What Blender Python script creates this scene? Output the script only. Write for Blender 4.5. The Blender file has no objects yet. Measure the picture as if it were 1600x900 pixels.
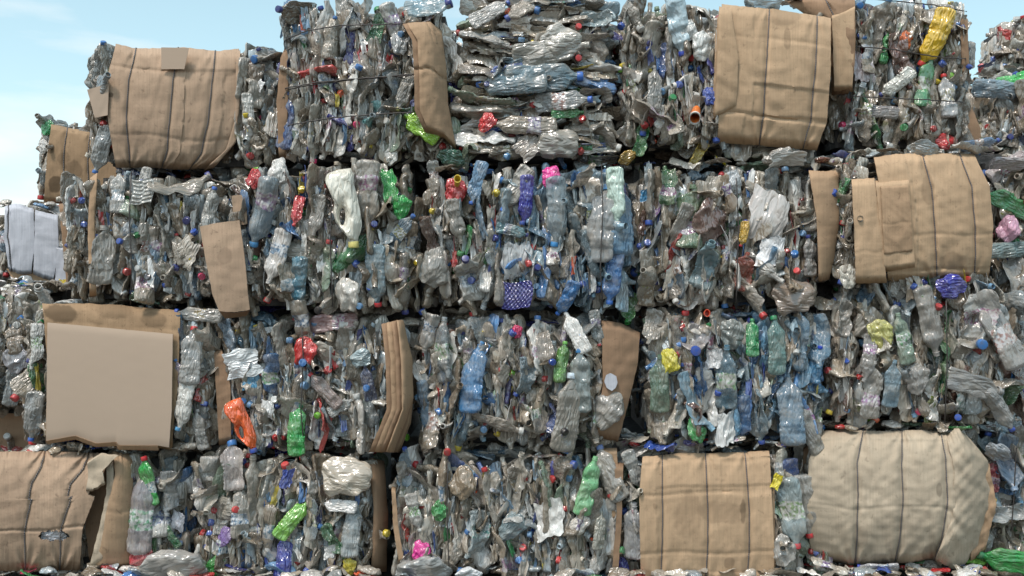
import bpy, math, random
import numpy as np
from mathutils import Matrix, Vector, Euler

# ------------------------------------------------------------------ camera, sky, sun, exposure
scene = bpy.context.scene
COL = scene.collection
FPX = 1422.2          # focal length in photo pixels (1600 wide, 32 mm lens)
DIST = 3.79           # camera to the face of the wall
CAMZ = 1.26
cam = bpy.data.objects.new('camera', bpy.data.cameras.new('camera'))
COL.objects.link(cam); scene.camera = cam
cam.location = (0, -DIST, CAMZ); cam.rotation_euler = (math.radians(90), 0, 0)
cam.data.lens = 32; cam.data.sensor_width = 36; cam.data.clip_start = 0.05; cam.data.clip_end = 3000

SUN_EL, SUN_AZ = math.radians(60), math.radians(215)     # azimuth clockwise from +Y
world = bpy.data.worlds.new('World'); scene.world = world; world.use_nodes = True
wn, wl = world.node_tree.nodes, world.node_tree.links
wn.clear()
wo = wn.new('ShaderNodeOutputWorld')
sky = wn.new('ShaderNodeTexSky'); sky.sky_type = 'NISHITA'; sky.sun_disc = False
sky.sun_elevation = SUN_EL; sky.sun_rotation = SUN_AZ; sky.dust_density = 1.5; sky.air_density = 1.0
bgs = wn.new('ShaderNodeBackground'); bgs.inputs['Strength'].default_value = 0.15
hs = wn.new('ShaderNodeHueSaturation'); hs.inputs['Hue'].default_value = 0.455; hs.inputs['Saturation'].default_value = 0.88; hs.inputs['Value'].default_value = 1.05
wl.new(sky.outputs[0], hs.inputs['Color']); wl.new(hs.outputs[0], bgs.inputs['Color'])
bgc = wn.new('ShaderNodeBackground'); bgc.inputs['Color'].default_value = (0.99, 0.985, 0.97, 1); bgc.inputs['Strength'].default_value = 0.85
tc = wn.new('ShaderNodeTexCoord'); mp = wn.new('ShaderNodeMapping'); mp.inputs['Scale'].default_value = (1.6, 1.6, 7.0)
mp.inputs['Rotation'].default_value = (0, 0.12, 0)
nz = wn.new('ShaderNodeTexNoise'); nz.inputs['Scale'].default_value = 2.0; nz.inputs['Detail'].default_value = 7; nz.inputs['Roughness'].default_value = 0.5
wl.new(tc.outputs['Generated'], mp.inputs[0]); wl.new(mp.outputs[0], nz.inputs['Vector'])
sep = wn.new('ShaderNodeSeparateXYZ'); wl.new(tc.outputs['Generated'], sep.inputs[0])
def wmath(op, a, b, clamp=False):
    n = wn.new('ShaderNodeMath'); n.operation = op; n.use_clamp = clamp
    for i, v in enumerate((a, b)):
        if isinstance(v, (int, float)): n.inputs[i].default_value = v
        else: wl.new(v, n.inputs[i])
    return n.outputs[0]
low = wmath('SUBTRACT', 0.60, wmath('MULTIPLY', sep.outputs['Z'], 3.0))       # whiter towards the horizon
lft = wmath('MULTIPLY', sep.outputs['X'], -0.55)                              # and towards the left
fac = wmath('ADD', wmath('MULTIPLY', wmath('SUBTRACT', nz.outputs[0], 0.5), 3.0), wmath('ADD', low, lft))
fac = wmath('MINIMUM', wmath('MAXIMUM', fac, 0.12), 1.0)
mx = wn.new('ShaderNodeMixShader'); wl.new(fac, mx.inputs[0]); wl.new(bgs.outputs[0], mx.inputs[1]); wl.new(bgc.outputs[0], mx.inputs[2])
wl.new(mx.outputs[0], wo.inputs['Surface'])

sun = bpy.data.objects.new('sun', bpy.data.lights.new('sun', 'SUN')); COL.objects.link(sun)
sun.data.energy = 1.9; sun.data.angle = math.radians(10); sun.data.color = (1, 0.93, 0.84)
sd = Vector((math.sin(SUN_AZ) * math.cos(SUN_EL), math.cos(SUN_AZ) * math.cos(SUN_EL), math.sin(SUN_EL)))
sun.rotation_euler = sd.to_track_quat('Z', 'Y').to_euler(); sun.location = (-4, -6, 8)
scene.view_settings.view_transform = 'Standard'; scene.view_settings.look = 'None'
scene.view_settings.gamma = 1; scene.view_settings.use_curve_mapping = False
scene.view_settings.exposure = 0.45
scene.cycles.max_bounces = 4; scene.cycles.transparent_max_bounces = 4
scene.cycles.diffuse_bounces = 2; scene.cycles.glossy_bounces = 2; scene.cycles.transmission_bounces = 2
scene.cycles.caustics_reflective = False; scene.cycles.caustics_refractive = False

rnd = random.Random(7); nr = np.random.RandomState(11)
def P(u, v, Y=0.0):
    """photo pixel -> world point at depth Y behind the wall face"""
    k = (DIST + Y) / FPX
    return np.array([(u - 800) * k, Y, CAMZ + (450 - v) * k])

# ------------------------------------------------------------------ materials
def lin(c):
    return tuple(((x / 255) / 12.92 if x / 255 <= 0.04045 else ((x / 255 + 0.055) / 1.055) ** 2.4) for x in c)
class NT:
    def __init__(s, name):
        s.m = bpy.data.materials.new(name); s.m.use_nodes = True; s.n = s.m.node_tree.nodes; s.l = s.m.node_tree.links; s.n.clear()
        s.out = s.n.new('ShaderNodeOutputMaterial')
    def new(s, t, **k):
        n = s.n.new(t)
        for a, b in k.items():
            if a in n.inputs: n.inputs[a].default_value = b
            else: setattr(n, a, b)
        return n
    def setin(s, sock, v):
        if hasattr(v, 'is_output') or isinstance(v, bpy.types.NodeSocket): s.l.new(v, sock)
        else: sock.default_value = v
    def math(s, op, a, b=0.0, clamp=False):
        n = s.n.new('ShaderNodeMath'); n.operation = op; n.use_clamp = clamp
        s.setin(n.inputs[0], a); s.setin(n.inputs[1], b); return n.outputs[0]
    def mix(s, f, a, b, mode='MIX'):
        n = s.n.new('ShaderNodeMix'); n.data_type = 'RGBA'; n.blend_type = mode
        s.setin(n.inputs[0], f)
        for i, v in ((6, a), (7, b)):
            if isinstance(v, tuple) and len(v) == 3: v = v + (1,)
            s.setin(n.inputs[i], v)
        return n.outputs[2]
    def ramp(s, f, stops):
        n = s.n.new('ShaderNodeValToRGB'); e = n.color_ramp.elements
        while len(e) < len(stops): e.new(0.5)
        for i, (p, c) in enumerate(stops):
            e[i].position = p; e[i].color = (c, c, c, 1) if isinstance(c, (int, float)) else tuple(c) + (1,)
        s.l.new(f, n.inputs[0]); return n.outputs[0]
    def noise(s, vec, scale, detail=4, rough=0.5, dist=0.0):
        n = s.new('ShaderNodeTexNoise', Scale=scale, Detail=detail, Roughness=rough, Distortion=dist)
        if vec is not None: s.l.new(vec, n.inputs['Vector'])
        return n.outputs[0]

def plastic(name, merged=False, cap=False):
    """thin crushed plastic. Colour and opacity come from the object (or, for a merged mass, from per-bottle attributes)"""
    t = NT(name)
    tcn = t.new('ShaderNodeTexCoord')
    if merged:
        a = t.new('ShaderNodeAttribute', attribute_name='tint'); colr, opac = a.outputs['Color'], a.outputs['Alpha']
        b = t.new('ShaderNodeAttribute', attribute_name='rnd'); rn = b.outputs['Fac']
    else:
        a = t.new('ShaderNodeObjectInfo'); colr, opac, rn = a.outputs['Color'], a.outputs['Alpha'], a.outputs['Random']
    vec = t.new('ShaderNodeVectorMath', operation='ADD')
    cmb = t.new('ShaderNodeCombineXYZ')
    t.l.new(t.math('MULTIPLY', rn, 17.0), cmb.inputs[0]); t.l.new(t.math('MULTIPLY', rn, 31.0), cmb.inputs[1])
    t.l.new(tcn.outputs['Object'], vec.inputs[0]); t.l.new(cmb.outputs[0], vec.inputs[1]); V = vec.outputs[0]
    if cap:
        pr = t.new('ShaderNodeBsdfPrincipled', Roughness=0.38)
        g = t.noise(V, 60, 4, 0.6)
        t.l.new(t.mix(t.ramp(g, [(0.42, 0.05), (0.7, 0.6)]), colr, (0.16, 0.14, 0.12)), pr.inputs['Base Color'])
        t.l.new(pr.outputs[0], t.out.inputs[0]); return t.m
    al = t.new('ShaderNodeAttribute', attribute_name='along').outputs['Fac']
    # printed sleeve on some bottles
    r2 = t.math('FRACT', t.math('MULTIPLY', rn, 91.7)); r3 = t.math('FRACT', t.math('MULTIPLY', rn, 37.3))
    wob = t.math('MULTIPLY', t.math('SUBTRACT', t.noise(V, 25, 3), 0.5), 0.12)
    alw = t.math('ADD', al, wob)
    band = t.math('MULTIPLY', t.math('GREATER_THAN', alw, t.math('ADD', 0.22, t.math('MULTIPLY', r3, 0.15))), t.math('LESS_THAN', alw, t.math('ADD', 0.42, t.math('MULTIPLY', r3, 0.2))))
    has = t.math('MULTIPLY', t.math('GREATER_THAN', r2, 0.68), t.math('LESS_THAN', opac, 0.8))
    band = t.math('MULTIPLY', band, has)
    hsv = t.new('ShaderNodeCombineColor', mode='HSV')
    hue = t.ramp(r3, [(0.0, 0.98), (0.25, 0.60), (0.55, 0.57), (0.72, 0.0), (0.86, 0.36), (0.95, 0.13)])
    nn = t.noise(V, 70, 2, 0.4)
    t.l.new(hue, hsv.inputs[0]); t.l.new(t.ramp(nn, [(0.40, 0.75), (0.5, 0.06)]), hsv.inputs[1]); t.l.new(t.ramp(nn, [(0.40, 0.3), (0.55, 0.66)]), hsv.inputs[2])
    # dust and dried mud
    g1 = t.noise(V, 14, 6, 0.65); g2 = t.noise(V, 90, 4, 0.6)
    grime = t.math('MULTIPLY', t.math('SUBTRACT', 1.35, opac), t.math('MULTIPLY', t.ramp(g1, [(0.36, 0.0), (0.62, 0.8)]), t.ramp(g2, [(0.3, 0.5), (0.6, 1.0)])), clamp=True)
    base = t.mix(t.math('MULTIPLY', band, 0.9), colr, hsv.outputs[0])
    base = t.mix(grime, base, (0.30, 0.26, 0.205))
    # wrinkles: folds running along the bottle plus fine crackle
    st = t.new('ShaderNodeMapping'); st.inputs['Scale'].default_value = (1.0, 1.0, 0.30); t.l.new(V, st.inputs[0]); V2 = st.outputs[0]
    nzv = t.new('ShaderNodeTexNoise', Scale=14.0, Detail=3.0); t.l.new(V2, nzv.inputs['Vector'])
    sc = t.new('ShaderNodeVectorMath', operation='SCALE'); sc.inputs['Scale'].default_value = 0.07; t.l.new(nzv.outputs['Color'], sc.inputs[0])
    wv = t.new('ShaderNodeVectorMath', operation='ADD'); t.l.new(V2, wv.inputs[0]); t.l.new(sc.outputs[0], wv.inputs[1])
    vz = t.new('ShaderNodeTexVoronoi', feature='DISTANCE_TO_EDGE', Scale=48.0); t.l.new(wv.outputs[0], vz.inputs['Vector'])
    vf = t.new('ShaderNodeTexVoronoi', feature='F1', Scale=85.0); t.l.new(wv.outputs[0], vf.inputs['Vector'])
    h = t.math('ADD', t.math('MULTIPLY', t.math('MINIMUM', vz.outputs['Distance'], 0.4), 1.5), t.math('ADD', t.math('MULTIPLY', vf.outputs['Distance'], 0.35), t.math('MULTIPLY', t.noise(V2, 40, 3, 0.55), 0.8)))
    bp = t.new('ShaderNodeBump', Strength=0.9, Distance=0.007); t.l.new(h, bp.inputs['Height'])
    rough = t.math('ADD', 0.12, t.math('MULTIPLY', grime, 0.45))
    pr = t.new('ShaderNodeBsdfPrincipled'); t.l.new(base, pr.inputs['Base Color']); t.l.new(rough, pr.inputs['Roughness']); t.l.new(bp.outputs[0], pr.inputs['Normal'])
    pr.inputs['IOR'].default_value = 1.6; pr.inputs['Specular IOR Level'].default_value = 0.8
    gl = t.new('ShaderNodeBsdfGlossy', Roughness=0.16); gl.inputs['Color'].default_value = (0.9, 0.9, 0.9, 1); t.l.new(bp.outputs[0], gl.inputs['Normal'])
    lw = t.new('ShaderNodeLayerWeight', Blend=0.35); t.l.new(bp.outputs[0], lw.inputs['Normal'])
    m0 = t.new('ShaderNodeMixShader')
    # many thin clear layers reflect more than one surface would
    gf = t.math('MULTIPLY', t.math('ADD', 0.065, t.math('MULTIPLY', lw.outputs['Facing'], 0.16)), t.math('SUBTRACT', 1.0, t.math('MULTIPLY', grime, 0.8)))
    gf = t.math('MULTIPLY', gf, t.math('SUBTRACT', 1.35, opac), clamp=True)
    t.l.new(gf, m0.inputs[0]); t.l.new(pr.outputs[0], m0.inputs[1]); t.l.new(gl.outputs[0], m0.inputs[2])
    if merged:
        t.l.new(m0.outputs[0], t.out.inputs[0]); return t.m
    op = t.math('ADD', opac, t.math('ADD', t.math('MULTIPLY', lw.outputs['Facing'], 0.5), t.math('ADD', 0.05, t.math('MULTIPLY', grime, 0.35))), clamp=True)
    op = t.math('MAXIMUM', op, t.math('MULTIPLY', band, 0.95))
    tr = t.new('ShaderNodeBsdfTransparent'); t.l.new(t.mix(0.35, (0.95, 0.95, 0.95), colr), tr.inputs['Color'])
    m2 = t.new('ShaderNodeMixShader'); t.l.new(op, m2.inputs[0]); t.l.new(tr.outputs[0], m2.inputs[1]); t.l.new(m0.outputs[0], m2.inputs[2])
    t.l.new(m2.outputs[0], t.out.inputs[0])
    return t.m
M_PET = plastic('crushed_plastic'); M_MASS = plastic('crushed_plastic_mass', merged=True); M_CAP = plastic('cap_plastic', cap=True)

def cardboard(name, c, stain=0.5, seed=0.0, plain=False, blots=()):
    t = NT(name); uv = t.new('ShaderNodeUVMap', uv_map='uv').outputs[0]
    off = t.new('ShaderNodeVectorMath', operation='ADD'); off.inputs[1].default_value = (seed * 3.1, seed * 1.7, seed)
    t.l.new(uv, off.inputs[0]); V = off.outputs[0]
    st = t.new('ShaderNodeMapping'); st.inputs['Scale'].default_value = (110, 5, 1); t.l.new(V, st.inputs[0])
    st2 = t.new('ShaderNodeMapping'); st2.inputs['Scale'].default_value = (3, 60, 1); t.l.new(V, st2.inputs[0])
    flute = t.noise(st.outputs[0], 1.6, 2, 0.4); cross = t.noise(st2.outputs[0], 1.0, 3, 0.5)
    n1 = t.noise(V, 4.5, 6, 0.6, 0.3); n2 = t.noise(V, 34, 7, 0.7, 0.6); n3 = t.noise(V, 120, 3, 0.6)
    dark = tuple(x * 0.42 for x in c); mid = tuple(x * 0.78 for x in c); lite = tuple(min(1, x * 1.10) for x in c)
    if plain:
        base = t.mix(t.ramp(n1, [(0.35, 0.0), (0.7, 0.10)]), c, mid)
    else:
        base = t.mix(t.ramp(n1, [(0.40, 0.0), (0.52, 0.45)]), lite, mid)
        base = t.mix(t.math('MULTIPLY', t.ramp(flute, [(0.35, 0.6), (0.6, 0.0)]), 0.6), base, mid)
        base = t.mix(t.math('MULTIPLY', t.ramp(n2, [(0.60, 0.0), (0.66, 0.75)]), stain), base, dark)
        base = t.mix(t.math('MULTIPLY', t.ramp(n3, [(0.60, 0.0), (0.75, 0.7)]), stain), base, dark)
        spots = t.new('ShaderNodeTexVoronoi', Scale=7.0); t.l.new(V, spots.inputs['Vector'])
        sp = t.math('ADD', spots.outputs['Distance'], t.math('MULTIPLY', n2, 0.35))
        base = t.mix(t.math('MULTIPLY', t.ramp(sp, [(0.22, 1.0), (0.27, 0.0)]), stain * 0.7), base, dark)
    for (bx, by, br, bs, bk) in blots:     # water and oil stains, each where it dried
        d = t.new('ShaderNodeMapping'); d.inputs['Location'].default_value = (-(bx - 800) / 375 / br * 375, -by / br * bs, 0); d.inputs['Scale'].default_value = (375 / br, 375 / br * bs, 0); t.l.new(uv, d.inputs[0])
        ln = t.new('ShaderNodeVectorMath', operation='LENGTH'); t.l.new(d.outputs[0], ln.inputs[0])
        f = t.math('ADD', ln.outputs['Value'], t.math('MULTIPLY', t.math('SUBTRACT', t.noise(uv, 14, 4, 0.6), 0.5), 1.1))
        base = t.mix(t.math('MULTIPLY', t.ramp(f, [(0.80, 1.0), (1.0, 0.0)]), bk), base, tuple(x * 0.35 for x in c))
    pr = t.new('ShaderNodeBsdfPrincipled', Roughness=0.85); pr.inputs['Specular IOR Level'].default_value = 0.15
    t.l.new(base, pr.inputs['Base Color'])
    h = t.math('ADD', t.math('MULTIPLY', flute, 0.45), t.math('ADD', t.math('MULTIPLY', n2, 0.7), t.math('MULTIPLY', cross, 0.35)))
    bp = t.new('ShaderNodeBump', Strength=0.08 if plain else 0.55, Distance=0.004); t.l.new(h, bp.inputs['Height']); t.l.new(bp.outputs[0], pr.inputs['Normal'])
    t.l.new(pr.outputs[0], t.out.inputs[0]); return t.m
CB = {
    'tan': cardboard('cardboard_tan', lin((172, 144, 116)), 0.7, 1),
    'pink': cardboard('cardboard_faded', lin((174, 149, 126)), 0.8, 2, blots=((173, 148, 5, 1, .8), (268, 250, 30, 2.5, .25), (205, 215, 26, 1.5, .3), (20, 790, 40, .6, .25), (352, 400, 14, 1, .3))),
    'gold': cardboard('cardboard_golden', lin((186, 158, 128)), 0.65, 3, blots=((1450, 296, 11, .45, .35), (1130, 800, 42, 2.2, .28), (1076, 808, 24, .6, .3), (1161, 800, 5, .25, .6), (1140, 880, 9, 1, .5), (1160, 795, 6, .6, .5), (1225, 25, 30, 2, .3), (1490, 410, 26, 1.6, .35), (1230, 60, 6, .3, .4))),
    'beige': cardboard('cardboard_beige', lin((182, 167, 146)), 0.6, 4, blots=((1340, 745, 26, 1, .18), (1455, 865, 14, .8, .5), (1345, 840, 14, .8, .3), (1468, 765, 5, .4, .5))),
    'dark': cardboard('cardboard_brown', lin((150, 123, 99)), 0.5, 5),
    'damp': cardboard('cardboard_damp', lin((158, 132, 104)), 0.95, 6, blots=((87, 288, 13, .9, .9), (108, 290, 15, .9, .85), (116, 264, 15, 1.0, .55), (79, 232, 8, .9, .85), (100, 248, 12, 1, .35), (92, 490, 26, 1.5, .8), (180, 485, 30, 2, .4), (240, 500, 20, 1.5, .4))),
    'white': cardboard('cardboard_white', lin((186, 188, 195)), 0.22, 7),
    'plain': cardboard('cardboard_smooth', lin((181, 161, 142)), 0.1, 8, plain=True),
}
def simple(name, c, rough=0.6, c2=None, scale=20, bump=0.3, dist=0.01):
    t = NT(name); o = t.new('ShaderNodeTexCoord').outputs['Object']
    n = t.noise(o, scale, 8, 0.65); pr = t.new('ShaderNodeBsdfPrincipled', Roughness=rough)
    t.l.new(t.mix(t.ramp(n, [(0.35, 0.0), (0.65, 1.0)]), c, c2 or tuple(x * 0.5 for x in c)), pr.inputs['Base Color'])
    bp = t.new('ShaderNodeBump', Strength=bump, Distance=dist); t.l.new(n, bp.inputs['Height']); t.l.new(bp.outputs[0], pr.inputs['Normal'])
    t.l.new(pr.outputs[0], t.out.inputs[0]); return t.m
M_WIRE = simple('rusty_wire', (0.07, 0.06, 0.055), 0.5)
M_GROUND = simple('dirt', (0.12, 0.10, 0.08), 0.95, (0.05, 0.043, 0.036), 6, 0.6, 0.02)
M_CORE = simple('core_shade', (0.09, 0.085, 0.08), 0.6, (0.03, 0.028, 0.026), 30, 0.8, 0.02)  # shade inside the bale put into the colour of grey packed plastic
def twine_mat():
    t = NT('twine'); uv = t.new('ShaderNodeUVMap', uv_map='uv').outputs[0]
    s = t.new('ShaderNodeSeparateXYZ'); t.l.new(uv, s.inputs[0])
    f = t.math('FRACT', t.math('ADD', t.math('MULTIPLY', s.outputs[1], 110.0), s.outputs[0]))
    pr = t.new('ShaderNodeBsdfPrincipled', Roughness=0.7)
    t.l.new(t.mix(t.math('GREATER_THAN', f, 0.66), (0.03, 0.03, 0.035), (0.30, 0.28, 0.27)), pr.inputs['Base Color'])
    t.l.new(pr.outputs[0], t.out.inputs[0]); return t.m
M_TWINE = twine_mat()

# ------------------------------------------------------------------ mesh tools
def mesh_from(name, V, F, mat=None, sharp=None, attrs=None, uv=None, smooth=True):
    """V (n,3), F (m,4) quads (a repeated last index makes a triangle)"""
    me = bpy.data.meshes.new(name)
    V = np.asarray(V, np.float32); F = np.asarray(F, np.int64)
    tri = F[:, 2] == F[:, 3]
    cnt = np.where(tri, 3, 4); flat = F.reshape(-1)
    keep = np.ones(len(flat), bool); keep[np.nonzero(tri)[0] * 4 + 3] = False
    loops = flat[keep].astype(np.int32)
    me.vertices.add(len(V)); me.vertices.foreach_set('co', V.reshape(-1))
    me.loops.add(len(loops)); me.loops.foreach_set('vertex_index', loops)
    st = np.concatenate([[0], np.cumsum(cnt)[:-1]]).astype(np.int32)
    me.polygons.add(len(F)); me.polygons.foreach_set('loop_start', st)
    try: me.polygons.foreach_set('loop_total', cnt.astype(np.int32))
    except Exception: pass
    me.update(calc_edges=True)
    me.polygons.foreach_set('use_smooth', np.full(len(F), smooth))
    for k, a in (attrs or {}).items():
        a = np.asarray(a, np.float32)
        if a.ndim == 2:
            at = me.attributes.new(k, 'FLOAT_COLOR', 'POINT'); at.data.foreach_set('color', a.reshape(-1))
        else:
            at = me.attributes.new(k, 'FLOAT', 'POINT'); at.data.foreach_set('value', a)
    if uv is not None:
        l = me.uv_layers.new(name='uv'); l.data.foreach_set('uv', np.asarray(uv, np.float32)[loops].reshape(-1))
    if mat: me.materials.append(mat)
    if sharp: me.set_sharp_from_angle(angle=math.radians(sharp))
    return me
def tri(x): return 4 * np.abs(x - np.floor(x + 0.5)) - 1
def sstep(a, b, x): t = np.clip((x - a) / (b - a), 0, 1); return t * t * (3 - 2 * t)
class Crumple:
    def __init__(s, r, n=5, f=(6, 22)):
        s.c = []
        for i in range(n):
            d = r.normal(size=3); d /= np.linalg.norm(d); fr = r.uniform(*f)
            s.c.append((d, fr, r.uniform(0, 1), r.normal(size=3), (f[0] / fr) ** 0.8))
    def __call__(s, p):
        o = np.zeros(p.shape[:-1])
        for d, fr, ph, w, a in s.c:
            o += a * tri(p @ d * fr + ph + 0.35 * np.sin(p @ w * 18 + ph * 9))
        return o / math.sqrt(len(s.c))
def grid_faces(nu, nv, wrap=True, off=0):
    """rings j=0..nv, each with nu verts"""
    j, i = np.meshgrid(np.arange(nv), np.arange(nu if wrap else nu - 1), indexing='ij')
    i2 = (i + 1) % nu
    return np.stack([j * nu + i, j * nu + i2, (j + 1) * nu + i2, (j + 1) * nu + i], -1).reshape(-1, 4) + off
def rotx(a): c, s = math.cos(a), math.sin(a); return np.array([[1, 0, 0], [0, c, -s], [0, s, c]])
def roty(a): c, s = math.cos(a), math.sin(a); return np.array([[c, 0, s], [0, 1, 0], [-s, 0, c]])
def rotz(a): c, s = math.cos(a), math.sin(a); return np.array([[c, -s, 0], [s, c, 0], [0, 0, 1]])

def pl(pts, q):
    """sample a polyline at q in 0..1 by length"""
    pts = np.array(pts, float); d = np.concatenate([[0], np.cumsum(np.linalg.norm(np.diff(pts, axis=0), axis=1))]); d /= d[-1]
    return np.stack([np.interp(q, d, pts[:, 0]), np.interp(q, d, pts[:, 1])], -1)
class Bottle:
    """a crushed bottle: long axis z, thin axis y"""
    def __init__(s, seed, L, R, flat, crush=1.0, fold=0.0, jug=False, neck=0.0125, ribs=0):
        r = np.random.RandomState(seed); s.L, s.R, s.flat, s.crush, s.fold, s.jug, s.neck = L, R, flat, crush, fold, jug, neck
        s.cr = [Crumple(r, 6, (8, 34)) for _ in range(4)]
        s.dents = [(r.uniform(0.1, 0.7), r.uniform(-0.8, 0.8), r.uniform(0.05, 0.13), r.choice([-1, 1]), r.uniform(0.5, 1.6)) for _ in range(6)]
        s.bow = r.uniform(-0.6, 0.6) * crush; s.tw = r.normal() * 0.5 * crush; s.waist = r.uniform(0, 0.25)
        s.bend = r.normal(size=4) * 0.34 * crush; s.ft = r.uniform(0.3, 0.75); s.ribs = ribs; s.off = r.uniform(-0.35, 0.35) * (1 if jug else crush)
        s.sh = r.uniform(0.70, 0.80); s.ph = r.uniform(0, 6, 4)
    def build(s, nu, nv):
        L, R = s.L, s.R
        t = np.linspace(0, 1, nv + 1)
        rr = R * (1 - s.waist * np.exp(-((t - 0.42) / 0.1) ** 2))
        if s.ribs: rr *= 1 + 0.045 * tri(t * s.ribs) * sstep(0.1, 0.2, t) * (1 - sstep(0.55, 0.65, t))
        k = sstep(s.sh, 0.935, t); rr = rr * (1 - k) + s.neck * k
        rr = np.where(t < 0.05, rr * (0.55 + 0.45 * np.sqrt(np.clip(t / 0.05, 0, 1))), rr)
        th = np.linspace(0, 2 * math.pi, nu, endpoint=False)
        T, TH = np.meshgrid(t, th, indexing='ij'); RR = rr[:, None]
        m = 1 - sstep(0.83, 0.94, T)
        fl = s.flat * m + (1 - m); wd = (1 + 0.42 * (1 - s.flat)) * m + (1 - m)
        cx, sy = np.cos(TH), np.sin(TH)
        if s.jug: cx = np.sign(cx) * np.abs(cx) ** 0.7; sy = np.sign(sy) * np.abs(sy) ** 0.7
        x = RR * wd * cx; y = RR * fl * sy; z = T * L
        for dt, dx, dw, side, dp in s.dents:
            g = np.exp(-(((T - dt) / dw) ** 2 + ((x / R - dx) / 0.5) ** 2)) * m
            y = y - side * dp * s.flat * R * 0.8 * s.crush * g * np.where(np.sign(sy) == side, 1.0, 0.35)
        p = np.stack([x, y, z], -1); a = R * 0.20 * s.crush
        y = y + m * (a * s.cr[0](p * np.array([1, 0.3, 1])) + 0.35 * a * s.cr[3](p * 1.9)) + s.bow * x * x / R * m
        x = x + m * a * 0.8 * s.cr[1](p) + s.off * R * sstep(0.6, 0.95, T)
        dz = m * a * 0.7 * s.cr[2](p)
        tw = s.tw * T; x, y = x * np.cos(tw) - y * np.sin(tw), x * np.sin(tw) + y * np.cos(tw)
        # bend along the length
        c = np.zeros(3); V = np.zeros((nv + 1, nu, 3)); Rm = np.eye(3)
        for j in range(nv + 1):
            tt = t[j]
            al = s.bend[0] * tt + 0.4 * s.bend[1] * math.sin(5 * tt + s.ph[0]) + s.fold * float(sstep(s.ft - 0.05, s.ft + 0.05, tt))
            be = 0.5 * s.bend[2] * tt + 0.25 * s.bend[3] * math.sin(4 * tt + s.ph[1])
            Rm = rotx(al) @ roty(be)
            if j: c = c + Rm @ np.array([0, 0, L / nv])
            V[j] = c + np.stack([x[j], y[j], dz[j]], -1) @ Rm.T
        V = V.reshape(-1, 3); F = grid_faces(nu, nv)
        al = np.repeat(t, nu)
        bc = V[:nu].mean(0) + np.array([0, 0, 0.004]); V = np.vstack([V, bc]); al = np.append(al, 0.0)
        i = np.arange(nu); F = np.vstack([F, np.stack([(i + 1) % nu, i, np.full(nu, len(V) - 1), np.full(nu, len(V) - 1)], -1)])
        npos, nrot = c, Rm
        if s.jug:   # handle: a bent tube from the shoulder to the lower body
            q = np.linspace(0, 1, 13); w = R * (1 + 0.42 * (1 - s.flat))
            hx = w * (0.55 + 0.85 * np.sin(q * math.pi) ** 0.7); hz = L * (0.86 - 0.42 * q); hx[0] = w * 0.1
            ctr = np.stack([hx, np.zeros(13), hz], -1); n8 = 8; base = len(V)
            tv = []
            for j in range(13):
                d = ctr[min(j + 1, 12)] - ctr[max(j - 1, 0)]; d /= np.linalg.norm(d); n1 = np.array([0, 1, 0]); n2 = np.cross(d, n1)
                for k8 in range(n8):
                    an = 2 * math.pi * k8 / n8; tv.append(ctr[j] + 0.010 * math.cos(an) * n1 + 0.012 * math.sin(an) * n2)
            V = np.vstack([V, tv]); F = np.vstack([F, grid_faces(n8, 12, off=base)]); al = np.append(al, np.full(len(tv), 0.9))
        mid = (V.min(0) + V.max(0)) / 2; V = V - mid; npos = npos - mid
        return V, F, al, npos, nrot
def wad(seed, size, flat, amp, nu, nv):
    """a crumpled bag or film wad"""
    r = np.random.RandomState(seed); cr = [Crumple(r, 6, (7, 28)) for _ in range(3)]
    t = np.linspace(0.02, 0.98, nv + 1) * math.pi; th = np.linspace(0, 2 * math.pi, nu, endpoint=False)
    T, H = np.meshgrid(t, th, indexing='ij'); ph = r.uniform(0, 6, 3)
    e = 1 + 0.10 * np.sin(3 * H + ph[0]) * np.sin(T) + 0.10 * np.sin(2 * T * 2 + ph[1])
    p = np.stack([np.sin(T) * np.cos(H) * e * 0.75, flat * np.sin(T) * np.sin(H), np.cos(T) * e], -1) * size
    for i in range(3): p[..., i] += amp * size * cr[i](p * (0.1 / size) ** 0.5 * np.array([1, 0.5, 1])) * (1.0 if i != 1 else 1.2)
    V = p.reshape(-1, 3); F = grid_faces(nu, nv)
    V = np.vstack([V, V[:nu].mean(0), V[-nu:].mean(0)]); i = np.arange(nu); n = len(V)
    F = np.vstack([F, np.stack([(i + 1) % nu, i, np.full(nu, n - 2), np.full(nu, n - 2)], -1), np.stack([nv * nu + i, nv * nu + (i + 1) % nu, np.full(nu, n - 1), np.full(nu, n - 1)], -1)])
    return V, F, np.zeros(n) + 0.9
def lathe(prof, n=20, ridge=0.0):
    th = np.linspace(0, 2 * math.pi, n, endpoint=False); V = []
    for r, z in prof:
        k = 1 + ridge * (np.arange(n) % 2); V.append(np.stack([r * k * np.cos(th), r * k * np.sin(th), np.full(n, z)], -1))
    V = np.vstack(V); return V, grid_faces(n, len(prof) - 1)
def cap_geo(r=0.0168, h=0.019, n=22):
    V, F = lathe([(r * 0.96, -0.002), (r, 0.0), (r, h * 0.82), (r * 0.93, h * 0.97), (r * 0.8, h), (0.0005, h)], n, 0.0)
    V[n:3 * n, :2] *= (1 + 0.03 * (np.arange(2 * n) % 2))[:, None]
    return V, F
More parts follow.
